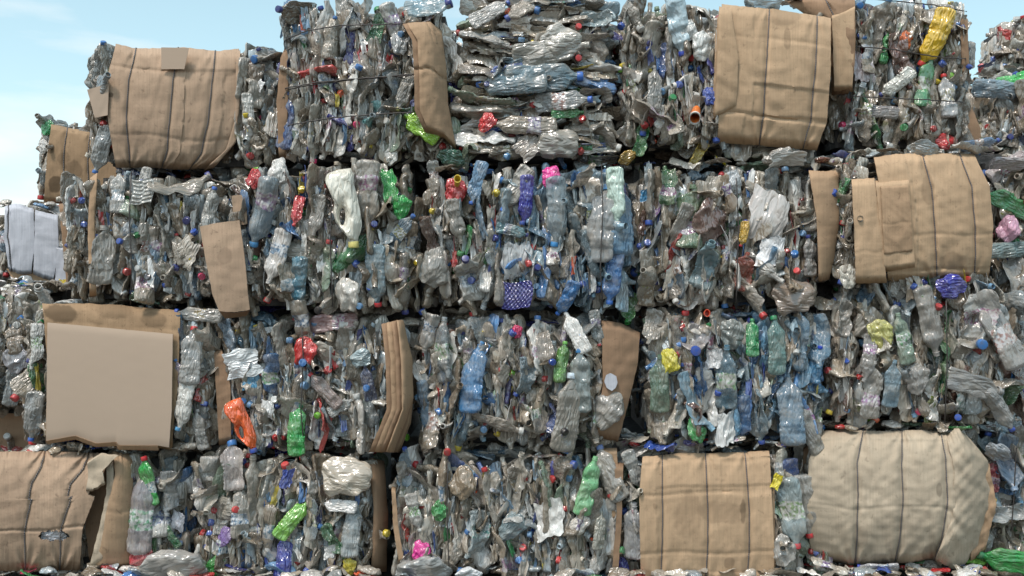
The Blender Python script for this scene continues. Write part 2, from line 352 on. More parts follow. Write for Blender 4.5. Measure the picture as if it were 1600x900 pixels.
def scrap(seed, w, h, amp, n=14):
    """torn flat scrap of film or paper, with real thickness"""
    r = np.random.RandomState(seed); u, v = np.meshgrid(np.linspace(-1, 1, n), np.linspace(-1, 1, n), indexing='xy')
    ang = np.arctan2(v, u); mxx = np.maximum(np.abs(u), np.abs(v)); ph = r.uniform(0, 6, 4)
    k = 1 + 0.12 * np.sin(2 * ang + ph[0]) + 0.06 * np.sin(5 * ang + ph[1]) + 0.05 * np.sin(11 * ang + ph[2])
    x = u * k * w / 2 * r.uniform(0.45, 0.8); z = v * k * h / 2; p = np.stack([x, 0 * x, z], -1); c = Crumple(r, 5, (6, 26)); c2 = Crumple(r, 4, (6, 20))
    y = amp * c(p) + (x * x) * r.uniform(-4, 4) + (z * z) * r.uniform(-2, 2); x = x + 0.4 * amp * c2(p)
    A = np.stack([x, y, z], -1).reshape(-1, 3); B = A + np.array([0, 0.0016, 0])
    F = grid_faces(n, n - 1, wrap=False); m = n * n
    b = list(range(0, n)) + [n * i + n - 1 for i in range(1, n)] + [n * (n - 1) + i for i in range(n - 2, -1, -1)] + [n * i for i in range(n - 2, 0, -1)]
    b = np.array(b); b2 = np.roll(b, -1)
    return np.vstack([A, B]), np.vstack([F, F[:, ::-1] + m, np.stack([b2, b, b + m, b2 + m], -1)]), np.full(2 * m, 0.9)

# shape library: hi-res for parts, lo-res for the packed mass
LIB = {'std': [], 'nice': [], 'jug': [], 'wad': [], 'scrap': []}
def add_variant(kind, geo_hi, geo_lo, neck=None, nm='crushed_bottle'):
    V, F, al = geo_hi[:3]
    me = mesh_from(nm, V, F, M_PET, sharp=38, attrs={'along': al})
    LIB[kind].append(dict(me=me, lo=geo_lo, neck=neck, dim=V.max(0) - V.min(0)))
for i in range(46):
    big = i % 3 != 0
    b = Bottle(100 + i, nr.uniform(0.24, 0.31) if big else nr.uniform(0.17, 0.22), nr.uniform(0.038, 0.047) if big else nr.uniform(0.029, 0.035),
               nr.uniform(0.22, 0.48), nr.uniform(0.7, 1.4), nr.choice([0, 0, 0, 0, 0.5, -0.6, 1.5]), ribs=nr.choice([0, 0, 9, 14]))
    hi = b.build(30, 44); lo = b.build(12, 18); add_variant('std', hi, lo, (hi[3], hi[4], lo[3], lo[4], 1.0))
for i in range(10):
    b = Bottle(300 + i, nr.uniform(0.26, 0.31), nr.uniform(0.037, 0.043), nr.uniform(0.45, 0.7), nr.uniform(0.35, 0.75), 0, ribs=nr.choice([0, 9, 12]))
    hi = b.build(30, 44); lo = b.build(12, 18); add_variant('nice', hi, lo, (hi[3], hi[4], lo[3], lo[4], 1.0))
for i in range(4):
    b = Bottle(400 + i, 0.27, 0.058, 0.45, 0.55, 0, jug=True, neck=0.019)
    hi = b.build(34, 44); lo = b.build(14, 18); add_variant('jug', hi, lo, (hi[3], hi[4], lo[3], lo[4], 1.45), 'jug')
for i in range(9):
    g = (500 + i, 0.085, nr.uniform(0.25, 0.4), nr.uniform(0.12, 0.17))
    add_variant('wad', wad(*g, 40, 34), wad(*g, 14, 12), nm='plastic_bag')
for i in range(7):
    add_variant('scrap', scrap(600 + i, 0.16, 0.16, 0.012, 18), scrap(600 + i, 0.16, 0.16, 0.012, 8), nm='torn_film')
STRIPS = []
for i in range(10):
    r_ = np.random.RandomState(700 + i); V, F, al = scrap(700 + i, 0.06, r_.uniform(0.10, 0.2), 0.010, 10); V = V @ rotz(r_.uniform(0.3, 1.3)).T
    STRIPS.append((V, F, al))
cV, cF = cap_geo(); CAP_ME = mesh_from('cap', cV, cF, M_CAP, sharp=35)
cVl, cFl = cap_geo(n=10)
nV, nF = lathe([(0.0128, -0.004), (0.0150, -0.003), (0.0150, -0.001), (0.0122, 0.0), (0.0122, 0.004), (0.0132, 0.005), (0.0122, 0.007), (0.0122, 0.014), (0.0105, 0.014), (0.0102, 0.001)], 20)
def handled_jug(seed, outer, hole, T, flat=1.0):
    """a squashed jug with a real hole under its handle: outline and hole in metres, x right, z up, neck at the last outline side"""
    r = np.random.RandomState(seed); c1, c2, c3 = Crumple(r, 5, (5, 16)), Crumple(r, 5, (8, 30)), Crumple(r, 5, (8, 30))
    n_, m_ = 72, 22; hc = np.array(hole[:2]); th = np.linspace(0, 2 * math.pi, n_, endpoint=False)
    o = pl(list(outer) + [outer[0]], np.linspace(0, 1, 721)[:-1]); ang = np.arctan2(o[:, 1] - hc[1], o[:, 0] - hc[0]); od = np.argsort(ang); ang, o = ang[od], o[od]
    tt = np.arctan2(np.sin(th), np.cos(th)); O = np.stack([np.interp(tt, ang, o[:, 0], period=2 * math.pi), np.interp(tt, ang, o[:, 1], period=2 * math.pi)], -1)
    I = hc + np.stack([hole[2] * np.cos(th), hole[3] * np.sin(th)], -1)
    w = np.linspace(0, 1, m_); S = I[None] * (1 - w[:, None, None]) + O[None] * w[:, None, None]
    d = np.linalg.norm(O - I, axis=1)[None] * np.ones((m_, 1)); th_ = np.minimum(T, 0.55 * np.minimum(w[:, None] * d, (1 - w[:, None]) * d) ** 0.75 * 0.35 ** 0.25 + 0.0); th_ = T * np.tanh(np.minimum(w[:, None] * d, (1 - w[:, None]) * d) / T * 1.6)
    p = np.stack([S[..., 0], 0 * th_, S[..., 1]], -1); k = th_ / T
    A = p + np.stack([0.003 * c2(p) * k, -th_ + 0.006 * k * c1(p) + 0.003 * k * c3(p), 0.003 * c3(p) * k], -1); B = p + np.stack([0 * k, th_ - 0.006 * k * c1(p + 1), 0 * k], -1)
    V = np.vstack([A.reshape(-1, 3), B.reshape(-1, 3)]); F = grid_faces(n_, m_ - 1); return V, np.vstack([F[:, ::-1], F + n_ * m_]), np.full(len(V), 0.9)
def q_(pts): return [((x - 540) / 375, (320 - y) / 375) for x, y in pts]
jo = q_([(508, 282), (512, 272), (530, 266), (550, 264), (553, 276), (553, 290), (558, 308), (562, 328), (565, 350), (563, 362), (560, 368), (558, 378), (546, 378), (544, 370), (534, 360), (525, 346), (521, 332), (523, 318), (518, 302), (512, 292)])
jh = ((535 - 540) / 375, (320 - 338) / 375, 4.5 / 375, 13 / 375)
JV = handled_jug(5, jo, jh, 0.036); JUG_ME = mesh_from('jug', JV[0], JV[1], M_PET, sharp=60, attrs={'along': JV[2]})
NECK_ME = mesh_from('neck_ring', nV, nF, M_CAP, sharp=35)

def link(name, me, parent=None, mtx=None, label=None, kind=None):
    o = bpy.data.objects.new(name, me); COL.objects.link(o)
    if parent is not None: o.parent = parent
    if mtx is not None: o.matrix_basis = mtx
    if label: o['label'] = label
    if kind: o['kind'] = kind
    return o
def tag(o, label, cat, group=None):
    o['label'] = label; o['category'] = cat
    if group: o['group'] = group
def M44(R3, p, s=1.0):
    m = Matrix.Identity(4)
    for i in range(3):
        for j in range(3): m[i][j] = float(R3[i, j]) * s
        m[i][3] = float(p[i])
    return m
def frame(long_dir, thin_dir):
    z = np.array(long_dir, float); z /= np.linalg.norm(z)
    y = np.array(thin_dir, float); y -= z * (y @ z); y /= np.linalg.norm(y)
    return np.stack([np.cross(y, z), y, z], 1)

# ------------------------------------------------------------------ colours of the plastic
CAPS = [((42, 80, 165), 8), ((60, 120, 185), 5), ((105, 150, 190), 4), ((32, 46, 120), 4), ((180, 40, 44), 8), ((215, 70, 70), 2), ((205, 205, 200), 5), ((215, 190, 50), 2.5),
        ((30, 130, 70), 2.5), ((120, 190, 60), 1), ((235, 95, 45), 1), ((30, 30, 34), 1), ((215, 60, 110), 0.6)]
def pick(tbl):
    s = sum(w for _, w in tbl); x = rnd.uniform(0, s)
    for c, w in tbl:
        x -= w
        if x <= 0: return c
    return tbl[-1][0]
def cap_col_srgb(): return pick(CAPS)
def cap_col(): return lin(pick(CAPS))
BODY = [((192, 182, 168), 30, 0.30), ((205, 198, 184), 20, 0.42), ((176, 162, 142), 22, 0.5), ((142, 126, 106), 12, 0.62), ((176, 190, 196), 13, 0.30), ((224, 220, 212), 11, 0.62),
        ((110, 150, 180), 2.0, 0.4), ((60, 100, 170), 0.9, 0.55), ((45, 130, 70), 1.0, 0.5), ((232, 230, 224), 4.5, 0.95), ((100, 60, 48), 0.9, 0.6), ((190, 60, 55), 0.4, 0.85), ((40, 45, 130), 0.7, 0.75),
        ((140, 165, 140), 2.2, 0.4)]
BLUEZ = [(880, 360, 110, 130, 0.5), (1200, 590, 90, 110, 0.5), (1100, 620, 110, 90, 0.25), (960, 440, 60, 60, 0.6), (740, 600, 40, 90, 0.3), (870, 130, 100, 40, 0.35), (430, 330, 60, 70, 0.3),
         (1230, 530, 60, 60, 0.4), (1590, 720, 60, 60, 0.4), (430, 560, 60, 60, 0.25), (270, 790, 40, 90, 0.3)]
def body_col(u, v):
    e = pick([((c, o), w) for c, w, o in BODY]); c, o = e
    for bu, bv, ru, rv, k in BLUEZ:
        if ((u - bu) / ru) ** 2 + ((v - bv) / rv) ** 2 < 1 and rnd.random() < k:
            c, o = rnd.choice([((140, 178, 198), 0.36), ((112, 162, 194), 0.40), ((168, 194, 206), 0.32), ((66, 130, 190), 0.45)])
    j = rnd.uniform(0.8, 1.08); q = lin(tuple(min(255, x * j) for x in c))
    return q, o

# ------------------------------------------------------------------ bales
class Mass:
    """geometry of all the bottles too many or too deep to be parts, collected into one mesh"""
    def __init__(s): s.V = []; s.F = []; s.T = []; s.A = []; s.R = []; s.n = 0
    def add(s, V, F, al, col, op, m3, p, sc=1.0):
        W = (V * sc) @ m3.T + p; s.V.append(W); s.F.append(F + s.n); s.n += len(V)
        s.T.append(np.tile(np.array(col + (op,)), (len(V), 1))); s.A.append(al); s.R.append(np.full(len(V), rnd.random()))
    def mesh(s, name, sharp=42):
        return mesh_from(name, np.vstack(s.V), np.vstack(s.F), M_MASS, sharp=sharp, attrs={'tint': np.vstack(s.T), 'along': np.concatenate(s.A), 'rnd': np.concatenate(s.R)})
def rand_dir(style):
    """(long axis, thin axis) for a bottle in a bale; style 'v' upright folds, 'h' lying"""
    q = rnd.random(); sg = rnd.choice([-1, 1])
    g = rnd.gauss
    if q < 0.07:    # neck pointing out of the face
        return np.array([g(0, 0.4), -1, g(0, 0.4)]), np.array([1, g(0, .4), g(0, .6)])
    if q < (0.15 if style == 'v' else 0.09):    # any way
        return nr.normal(size=3) * np.array([1, 0.5, 1]), nr.normal(size=3)
    if style == 'v': return np.array([g(0, 0.13), g(0, 0.14), sg]), np.array([1, g(0, 0.6), 0.1])
    return np.array([sg, g(0, 0.14), g(0, 0.09)]), np.array([0.1, g(0, 0.3), 1])
def core_box(x0, x1, y0, y1, z0, z1):
    V = np.array([[x, y, z] for x in (x0, x1) for y in (y0, y1) for z in (z0, z1)], float)
    F = np.array([[0, 1, 3, 2], [4, 6, 7, 5], [0, 4, 5, 1], [2, 3, 7, 6], [0, 2, 6, 4], [1, 5, 7, 3]]); return V, F
BALES = {}
class Bale:
    def __init__(s, key, rect, Y, label, style='v', depth=0.8, regions=None, n=92, sides='', mass=1.0, yaw=0.0, bulge=0.05):
        s.key, s.rect, s.Y, s.style = key, rect, Y, style; BALES[key] = s
        u0, v0, u1, v1 = rect
        a = P(u0, v1, Y); b = P(u1, v0, Y); s.x0, s.x1, s.z0, s.z1 = a[0], b[0], a[2], b[2]; s.depth = depth
        s.loc = np.array([(s.x0 + s.x1) / 2, Y + depth / 2, s.z0])
        s.root = bpy.data.objects.new('plastic_bale', None); COL.objects.link(s.root); s.root.location = tuple(s.loc); s.root.empty_display_size = 0.1
        tag(s.root, label, 'bale', 'bales of crushed plastic bottles stacked in the wall')
        s.regions = regions or [rect]; s.n = n; s.sides = sides; s.massd = mass; s.mass = Mass(); s.bulge = bulge; s.count = 0; s.keep = []
        # packed middle, coloured dark to give the shade between the bottles
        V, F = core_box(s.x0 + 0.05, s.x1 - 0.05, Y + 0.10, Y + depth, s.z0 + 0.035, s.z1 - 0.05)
        V2, F2 = core_box(s.x0 + 0.03, s.x1 - 0.03, Y + 0.30, Y + depth + 0.01, s.z0 - 0.03, s.z1 - (0.06 if 't' in sides else -0.02))  # deeper box added to stop sky light leaking through the seams
        me = mesh_from('shaded_core', np.vstack([V, V2]) - s.loc, np.vstack([F, F2 + 8]), M_CORE, smooth=False)
        link('shaded_core', me, s.root)
    def face_y(s, x, z):
        cx, cz = (s.x0 + s.x1) / 2, (s.z0 + s.z1) / 2
        a = min(1, abs(x - cx) / ((s.x1 - s.x0) / 2)); b = min(1, abs(z - cz) / ((s.z1 - s.z0) / 2))
        return s.Y + s.bulge * 1.5 * (a ** 6 + b ** 6) - 0.01
    def part(s, kind, p, R3, sc, col, op, capc='auto', label=None, var=None, name=None):
        v = var if var is not None else rnd.choice(LIB[kind])
        nm = name or v['me'].name.split('.')[0]
        o = link(nm, v['me'], s.root, M44(R3, p - s.loc, sc), label); o.color = (*col, op)
        if v['neck'] is not None:
            pos, rot, _, _, cs = v['neck']
            if capc == 'auto': capc = cap_col() if rnd.random() < 0.42 else None
            if capc is not None:
                c = link('cap', CAP_ME, o, M44(rot, pos - rot @ np.array([0, 0, 0.015 * cs]), cs * 1.02)); c.color = (*capc, 1)
            else:
                c = link('neck_ring', NECK_ME, o, M44(rot, pos - rot @ np.array([0, 0, 0.008 * cs]), cs)); c.color = (*[min(1, x * 1.05) for x in col], 1)
        return o
    def massadd(s, p, R3, sc, u, v):
        kind = rnd.choices(['std', 'wad', 'scrap'], [86, 7, 7])[0]
        g = rnd.choice(LIB[kind]); V, F, al = g['lo'][:3]; col, op = body_col(u, v)
        s.mass.add(V, F, al, col, min(1, op + 0.15), R3, p - s.loc, sc)
        if g['neck'] is not None and rnd.random() < 0.3:
            pos, rot, cs = g['neck'][2], g['neck'][3], g['neck'][4]
            s.mass.add(cVl, cFl, np.full(len(cVl), 0.95), cap_col(), 1.0, R3 @ rot, R3 @ ((pos - rot @ np.array([0, 0, 0.015])) * sc) + p - s.loc, sc)
    def fill(s):
        # front-face bottles as parts
        areas = [(r[2] - r[0]) * (r[3] - r[1]) for r in s.regions]; tot = sum(areas)
        for r, ar in zip(s.regions, areas):
            k = max(3, int(s.n * ar / tot)); W, H = r[2] - r[0], r[3] - r[1]
            cw, ch = (17.0, 50.0) if s.style == 'v' else (55.0, 16.0)
            f = math.sqrt(W * H / k / (cw * ch)); nc = max(1, round(W / (cw * f))); nrw = max(1, math.ceil(k / nc))
            for i in range(nc):
                for j in range(nrw):
                    u = r[0] + W * (i + 0.5 + rnd.uniform(-0.4, 0.4)) / nc; v = r[1] + H * (j + 0.5 + rnd.uniform(-0.35, 0.35) + (0.25 if i % 2 else -0.25)) / nrw
                    ld, td = rand_dir(s.style); R3 = frame(ld, td)
                    m = 50 if abs(R3[2, 2]) > 0.6 else 17
                    m = min(m, H * 0.45); v = min(max(v, r[1] + m), r[3] - m)
                    mu = min(15 if abs(R3[0, 2]) < 0.6 else 36, W * 0.45); u = min(max(u, r[0] + mu), r[2] - mu)
                    pp = P(u, v, s.Y); y = s.face_y(pp[0], pp[2]) + rnd.uniform(0.0, 0.05)
                    if any(abs(u - hu) < hl * 0.28 + 4 and abs(v - hv) < hl * 0.36 + 4 for hu, hv, hl in s.keep): y += 0.045; 
                    kind = rnd.choices(['std', 'nice', 'wad', 'scrap', 'jug'], [80, 10, 5, 5, 0.6])[0]
                    col, op = body_col(u, v)
                    if kind == 'scrap': op = max(op, 0.6)
                    if kind == 'scrap' or (kind == 'wad' and rnd.random() < .5): R3 = frame([rnd.gauss(0, .4), 0, 1], [rnd.gauss(0, .4), 1, 0])
                    s.part(kind, P(u, v, y), R3, rnd.uniform(0.72, 1.0) * (0.75 if kind in ('wad', 'jug', 'scrap') else 1), col, op)
        # the mass behind and around
        W, H = s.x1 - s.x0, s.z1 - s.z0
        for k in range(int(150 * s.massd * W * H / 0.5)):
            x = rnd.uniform(s.x0 + 0.04, s.x1 - 0.04); z = rnd.uniform(s.z0 + 0.10, s.z1 - 0.11)
            ld, td = rand_dir(s.style); R3 = frame(ld, td); y = s.face_y(x, z) + rnd.uniform(0.04, 0.10)
            uu = (x * FPX / (DIST + s.Y)) + 800; vv = 450 - (z - CAMZ) * FPX / (DIST + s.Y)
            if not any(r[0] - 8 < uu < r[2] + 8 and r[1] - 8 < vv < r[3] + 8 for r in s.regions): y += 0.06; R3 = frame([rnd.gauss(0, .2), rnd.gauss(0, .08), 1], [0.3, 1, 0])
            s.massadd(np.array([x, y, z]), R3, rnd.uniform(0.75, 1.0), (x * FPX / (DIST + s.Y)) + 800, 450 - (z - CAMZ) * FPX / (DIST + s.Y))
        # slivers of film and folded bottle edges pressed between the bottles
        for r in s.regions:
            for k in range(int((r[2] - r[0]) * (r[3] - r[1]) / 300)):
                V, F, al = rnd.choice(STRIPS); m = 30 if s.style == 'v' else 12; m2 = 8 if s.style == 'v' else 34
                u = rnd.uniform(r[0] + min(m2, 0.45 * (r[2] - r[0])), r[2] - min(m2, 0.45 * (r[2] - r[0]))); v = rnd.uniform(r[1] + m, r[3] - m - 6)
                if any(abs(u - hu) < hl * 0.3 + 4 and abs(v - hv) < hl * 0.5 for hu, hv, hl in s.keep): continue
                pp = P(u, v, s.Y); y = s.face_y(pp[0], pp[2]) + rnd.uniform(-0.012, 0.02)
                ld = [rnd.gauss(0, .15), rnd.gauss(0, .12), 1] if s.style == 'v' else [1, rnd.gauss(0, .1), rnd.gauss(0, .1)]
                R3 = frame(ld, [rnd.gauss(0, .4), 1, 0.05] if s.style == 'v' else [0, 1, rnd.gauss(0, .6)])
                col, op = body_col(u, v)
                if rnd.random() < 0.17: col = tuple(0.8 * c for c in cap_col()); op = 0.85
                elif rnd.random() < 0.15: col = lin((226, 224, 220)); op = 0.9
                s.mass.add(V, F, al, col, min(1, op + 0.1), R3, P(u, v, y) - s.loc, rnd.uniform(0.4, 0.9))
                if rnd.random() < 0.08:     # half buried caps
                    s.mass.add(cVl, cFl, np.full(len(cVl), 0.95), cap_col(), 1.0, frame([rnd.gauss(0, .8), -0.7, rnd.gauss(0, .8)], nr.normal(size=3)), P(u + rnd.uniform(-8, 8), v + 10, y - 0.004) - s.loc, rnd.uniform(0.75, 1.0))
        def strip(n, fx, fz, fy, st):
            for k in range(int(n)):
                ld, td = rand_dir(st); R3 = frame(ld, td)
                x, y, z = fx(), fy(), fz()
                s.massadd(np.array([x, y, z]), R3, rnd.uniform(0.7, 0.95), (x * FPX / (DIST + s.Y)) + 800, 450 - (z - CAMZ) * FPX / (DIST + s.Y))
        D = s.depth; U = rnd.uniform
        strip(26 * W / 0.8, lambda: U(s.x0 + .08, s.x1 - .08), lambda: s.z1 - U(0.03, 0.055), lambda: s.Y + 0.11 + U(0, 0.35 if 't' not in s.sides else D - .1), 'h')
        strip(16 * W / 0.8, lambda: U(s.x0 + .08, s.x1 - .08), lambda: s.z0 + U(0.035, 0.06), lambda: s.Y + 0.10 + U(0, 0.25), 'h')
        dl = D - 0.1 if 'l' in s.sides else 0.3; dr = D - 0.1 if 'r' in s.sides else 0.3
        strip(26 + 60 * (dl - .3), lambda: s.x0 + U(0.03, 0.06), lambda: U(s.z0 + .11, s.z1 - .12), lambda: s.Y + 0.10 + U(0, dl), 'v')
        strip(26 + 60 * (dr - .3), lambda: s.x1 - U(0.03, 0.06), lambda: U(s.z0 + .11, s.z1 - .12), lambda: s.Y + 0.10 + U(0, dr), 'v')
        link('packed_bottles', s.mass.mesh('packed_bottles'), s.root, kind='stuff')

def tube(name, pts, rad, mat, parent, loc, n=7, label=None):
    pts = np.array(pts, float) - loc; V = []; UV = []; s = 0
    for j in range(len(pts)):
        d = pts[min(j + 1, len(pts) - 1)] - pts[max(j - 1, 0)]; d /= (np.linalg.norm(d) + 1e-9)
        up = np.array([0, 1.0, 0]) if abs(d[1]) < 0.8 else np.array([1.0, 0, 0]); n1 = np.cross(d, up); n1 /= np.linalg.norm(n1); n2 = np.cross(d, n1)
        if j: s += np.linalg.norm(pts[j] - pts[j - 1])
        for k in range(n):
            a = 2 * math.pi * k / n; V.append(pts[j] + rad * (math.cos(a) * n1 + math.sin(a) * n2)); UV.append((k / n, s))
    me = mesh_from(name, V, grid_faces(n, len(pts) - 1), mat, uv=UV); return link(name, me, parent, label=label)

def sheet(bale, T, R, B, L, mat, y0, bulge=0.05, wires=(), seed=0, edge=0.05, creases=(), nu=64, nv=60, thick=0.005, rough=1.0, ysides=(0, 0), hole=None, label=None, name='cardboard_sheet', twine=True, jag=1.2, wd=0.008, ramp=None, tone_uv=(0, 0), seams=(), gather=0.005):
    """cardboard bent over a bale. T,B run left to right, L,R run top to bottom, in photo pixels; y0 depth of the sheet"""
    r = np.random.RandomState(1000 + seed); q = np.linspace(0, 1, nu); w = np.linspace(0, 1, nv)
    t, b = pl(T, q), pl(B, q); l, rr = pl(L, w), pl(R, w)
    def jit(a, axis, amp):
        n = len(a); x = np.linspace(0, 1, n); s = sum(r.uniform(0.3, 1) / k ** 0.7 * np.sin(2 * math.pi * k * x + r.uniform(0, 6)) for k in (3, 7, 13, 22)) + 0.9 * np.interp(np.arange(n), np.arange(0, n + 3, 3), r.uniform(-1, 1, len(np.arange(0, n + 3, 3)))) ; a[:, axis] += amp * s * 0.5
    jit(t, 1, jag); jit(b, 1, jag); jit(l, 0, jag * 0.7); jit(rr, 0, jag * 0.7)
    U, W = np.meshgrid(q, w, indexing='xy'); U3, W3 = U[..., None], W[..., None]
    S = (1 - W3) * t[None] + W3 * b[None] + (1 - U3) * l[:, None] + U3 * rr[:, None]
    S = S - ((1 - U3) * (1 - W3) * (t[0] + l[0]) / 2 + U3 * (1 - W3) * (t[-1] + rr[0]) / 2 + (1 - U3) * W3 * (b[0] + l[-1]) / 2 + U3 * W3 * (b[-1] + rr[-1]) / 2)
    Y = y0 - bulge * (1 - np.abs(2 * W - 1) ** 2.6) + edge * (np.clip((np.abs(2 * W - 1) - 0.86) / 0.14, 0, 1) ** 2)
    Y = Y - bulge * 0.15 * (1 - np.abs(2 * U - 1) ** 4) + ysides[0] * (1 - U) ** 2 + ysides[1] * U ** 2
    wl_ = [0.0 - 0.05] + list(wires) + [1.05]
    wob = 0.012 * np.sin(W * 5 + seed)
    for a in wires: Y = Y + wd * np.exp(-((U - a - wob) / 0.022) ** 2) + wd * 0.18 * np.exp(-((U - a - wob) / 0.06) ** 2)
    for v, amp in creases: Y = Y + amp * np.exp(-((W - v - 0.01 * np.sin(U * 9 + v * 20)) / 0.012) ** 2)
    pc = np.stack([S[..., 0] / 375, W * 0, S[..., 1] / 375], -1); c = Crumple(r, 5, (2.2, 9)); c2 = Crumple(r, 5, (9, 30))
    # soft low waves plus a few crisp creases
    Y = Y + rough * (0.0028 * c(pc) + 0.0028 * c2(pc))
    pin = np.exp(-(np.minimum(W, 1 - W) / 0.22) ** 1.0)
    for a in wires:   # gathers fanning out from where the cord bites at top and bottom
        ang = np.arctan2((U - a) * 1.3, np.minimum(W, 1 - W) + 0.03); Y = Y + rough * gather * pin * np.sin(ang * 9 + a * 20) * np.exp(-((U - a) / 0.16) ** 2)
    for su, v0_, v1_, st_ in seams: Y = Y + st_ * (U > su + 0.004 * np.sin(W * 40)) * (W > v0_) * (W < v1_)
    if ramp is not None: Y = Y + ramp(U, W)
    k = (DIST + Y) / FPX; X = (S[..., 0] - 800) * k; Z = CAMZ + (450 - S[..., 1]) * k
    A = np.stack([X, Y, Z], -1).reshape(-1, 3); Bk = A + np.array([0, thick, 0]); m = nu * nv
    F = grid_faces(nu, nv - 1, wrap=False)
    if hole is not None:
        keep = ~hole(S.reshape(-1, 2)[F].mean(1)); F = F[keep]
    # rim from the boundary edges
    e = np.vstack([F[:, [0, 1]], F[:, [1, 2]], F[:, [2, 3]], F[:, [3, 0]]]); key = np.sort(e, 1); kk = key[:, 0] * m + key[:, 1]
    uq, idx, cn = np.unique(kk, return_index=True, return_counts=True); be = e[idx[cn == 1]]
    rim = np.stack([be[:, 1], be[:, 0], be[:, 0] + m, be[:, 1] + m], -1)
    uv = np.stack([(S[..., 0] - 800) / 375 + tone_uv[0], (S[..., 1]) / 375 + tone_uv[1]], -1).reshape(-1, 2); uv = np.vstack([uv, uv])
    me = mesh_from(name, np.vstack([A, Bk]) - bale.loc, np.vstack([F, F[:, ::-1] + m, rim]), CB[mat], sharp=50, uv=uv)
    o = link(name, me, bale.root, label=label)
    if twine:
        G = A.reshape(nv, nu, 3)
        for a in wires:
            pts = []
            for j in range(nv):
                uu = (a + wob[j, 0]) * (nu - 1); i = int(min(max(uu, 0), nu - 2)); f = uu - i
                pts.append(G[j, i] * (1 - f) + G[j, i + 1] * f + np.array([0, -0.0035, 0]))
            p0 = pts[0] + np.array([0, 0.16, 0.012]); p1 = pts[-1] + np.array([0, 0.16, -0.008])
            tube('twine', [p0] + pts + [p1], 0.0023, M_TWINE, bale.root, bale.loc)
    return o

# ------------------------------------------------------------------ ground
GV, GF = [], None
n = 60; gx = np.concatenate([-np.geomspace(900, 4, 18), np.linspace(-3.6, 3.6, 40), np.geomspace(4, 900, 18)]); gy = np.concatenate([-np.geomspace(900, 5, 16), np.linspace(-4.6, 4, 44), np.geomspace(5, 900, 18)])
gX, gY = np.meshgrid(gx, gy, indexing='xy'); near = np.exp(-(np.hypot(gX, gY) / 8) ** 2)
gZ = 0.012 * near * (np.sin(gX * 5.1 + np.sin(gY * 3)) + np.sin(gY * 6.3 + gX * 2)) - 0.006
ground = link('ground', mesh_from('ground', np.stack([gX, gY, gZ], -1).reshape(-1, 3), grid_faces(len(gx), len(gy) - 1, wrap=False), M_GROUND), kind='structure')
ground['label'] = 'dark dirt ground at the foot of the stacked bales'

# ------------------------------------------------------------------ the bales of the wall
def PB(*a, **k): return Bale(*a, **k)
A_ = PB('A', (142, 68, 432, 268), 0.10, 'leftmost top row bale, cardboard front tied by cords, standing against the sky', regions=[(142, 68, 180, 262), (370, 76, 438, 270)], n=50, sides='lt')
B_ = PB('B', (436, -4, 712, 260), 0.04, 'tall top row bale with curved brown cardboard and a lime green jug on it', regions=[(436, -4, 668, 258), (660, -4, 700, 40), (660, 190, 712, 256)], n=95, sides='lrt')
C_ = PB('C', (720, -14, 966, 258), 0.06, 'top row bale whose bottles lie sideways in flat layers', style='h', n=95, sides='lrt')
D_ = PB('D', (966, -2, 1302, 238), 0.05, 'top row bale half covered by tan cardboard, with an orange cup beside it', regions=[(966, 0, 1128, 236)], n=72, sides='t')
E_ = PB('E', (1300, -14, 1518, 238), 0.22, 'top row bale with a large yellow bottle at the right end', regions=[(1322, -8, 1514, 236)], n=94, sides='rt')
G_ = PB('G', (100, 272, 360, 480), 0.03, 'dirty grey bottle bale in the second row, under the leftmost top row bale', n=96, sides='l')
H_ = PB('H', (364, 256, 648, 492), -0.02, 'second row bale with a big white handled jug and a cardboard flap', n=92)
I_ = PB('I', (664, 258, 988, 486), -0.01, 'second row bale with many blue bottles, a pink film and a dark blue tray', n=92)
J_ = PB('J', (994, 258, 1298, 486), 0.02, 'second row bale of brownish bottles with a white crumpled film and cardboard at its right', regions=[(992, 258, 1280, 486)], n=92, sides='')
K_ = PB('K', (1304, 240, 1556, 458), 0.00, 'second row bale with golden cardboard front and a folded cardboard strip on it', regions=[(1304, 250, 1342, 452), (1340, 436, 1556, 462)], n=36, sides='')
L_ = PB('L', (40, 478, 332, 704), 0.00, 'third row bale fronted by a plain square cardboard panel', regions=[(38, 490, 74, 700), (266, 484, 338, 704)], n=52, sides='l')
M_ = PB('M', (346, 492, 640, 708), 0.02, 'third row bale with an orange jug and layered brown cardboard down its right edge', regions=[(348, 488, 600, 712)], n=92)
N_ = PB('N', (654, 490, 962, 704), 0.00, 'third row bale with a stickered cardboard side sheet, left of the dark gap', regions=[(652, 490, 948, 704)], n=93)
O_ = PB('O', (1014, 482, 1288, 700), 0.01, 'third row bale of bluish green bottles, right of the dark gap', n=94, sides='l')
P_ = PB('P', (1298, 458, 1606, 668), 0.03, 'third row bale of clear grey ribbed bottles sitting on the beige wrapped bale', n=96)
Q_ = PB('Q', (-60, 704, 288, 916), 0.00, 'bottom row bale fronted by torn cardboard with a ragged hole, lower left corner', regions=[(206, 704, 290, 908)], n=34)
R_ = PB('R', (306, 708, 582, 916), 0.00, 'bottom row bale with a light green jug and a purple lump, left of dark gap', n=94)
S_ = PB('S', (614, 708, 966, 916), -0.01, 'bottom row bale packed with thin upright bottles, in the middle below the pink cap', regions=[(612, 706, 950, 914)], n=94)
T_ = PB('T', (976, 702, 1262, 916), 0.00, 'bottom row bale with flat golden cardboard front tied by three cords', regions=[(972, 706, 1004, 912), (1206, 704, 1264, 912)], n=40)
U_ = PB('U', (1262, 672, 1552, 890), 0.02, 'bottom row bale wrapped in bulging beige cardboard with a crumpled right edge', regions=[(1262, 820, 1300, 890)], n=6)
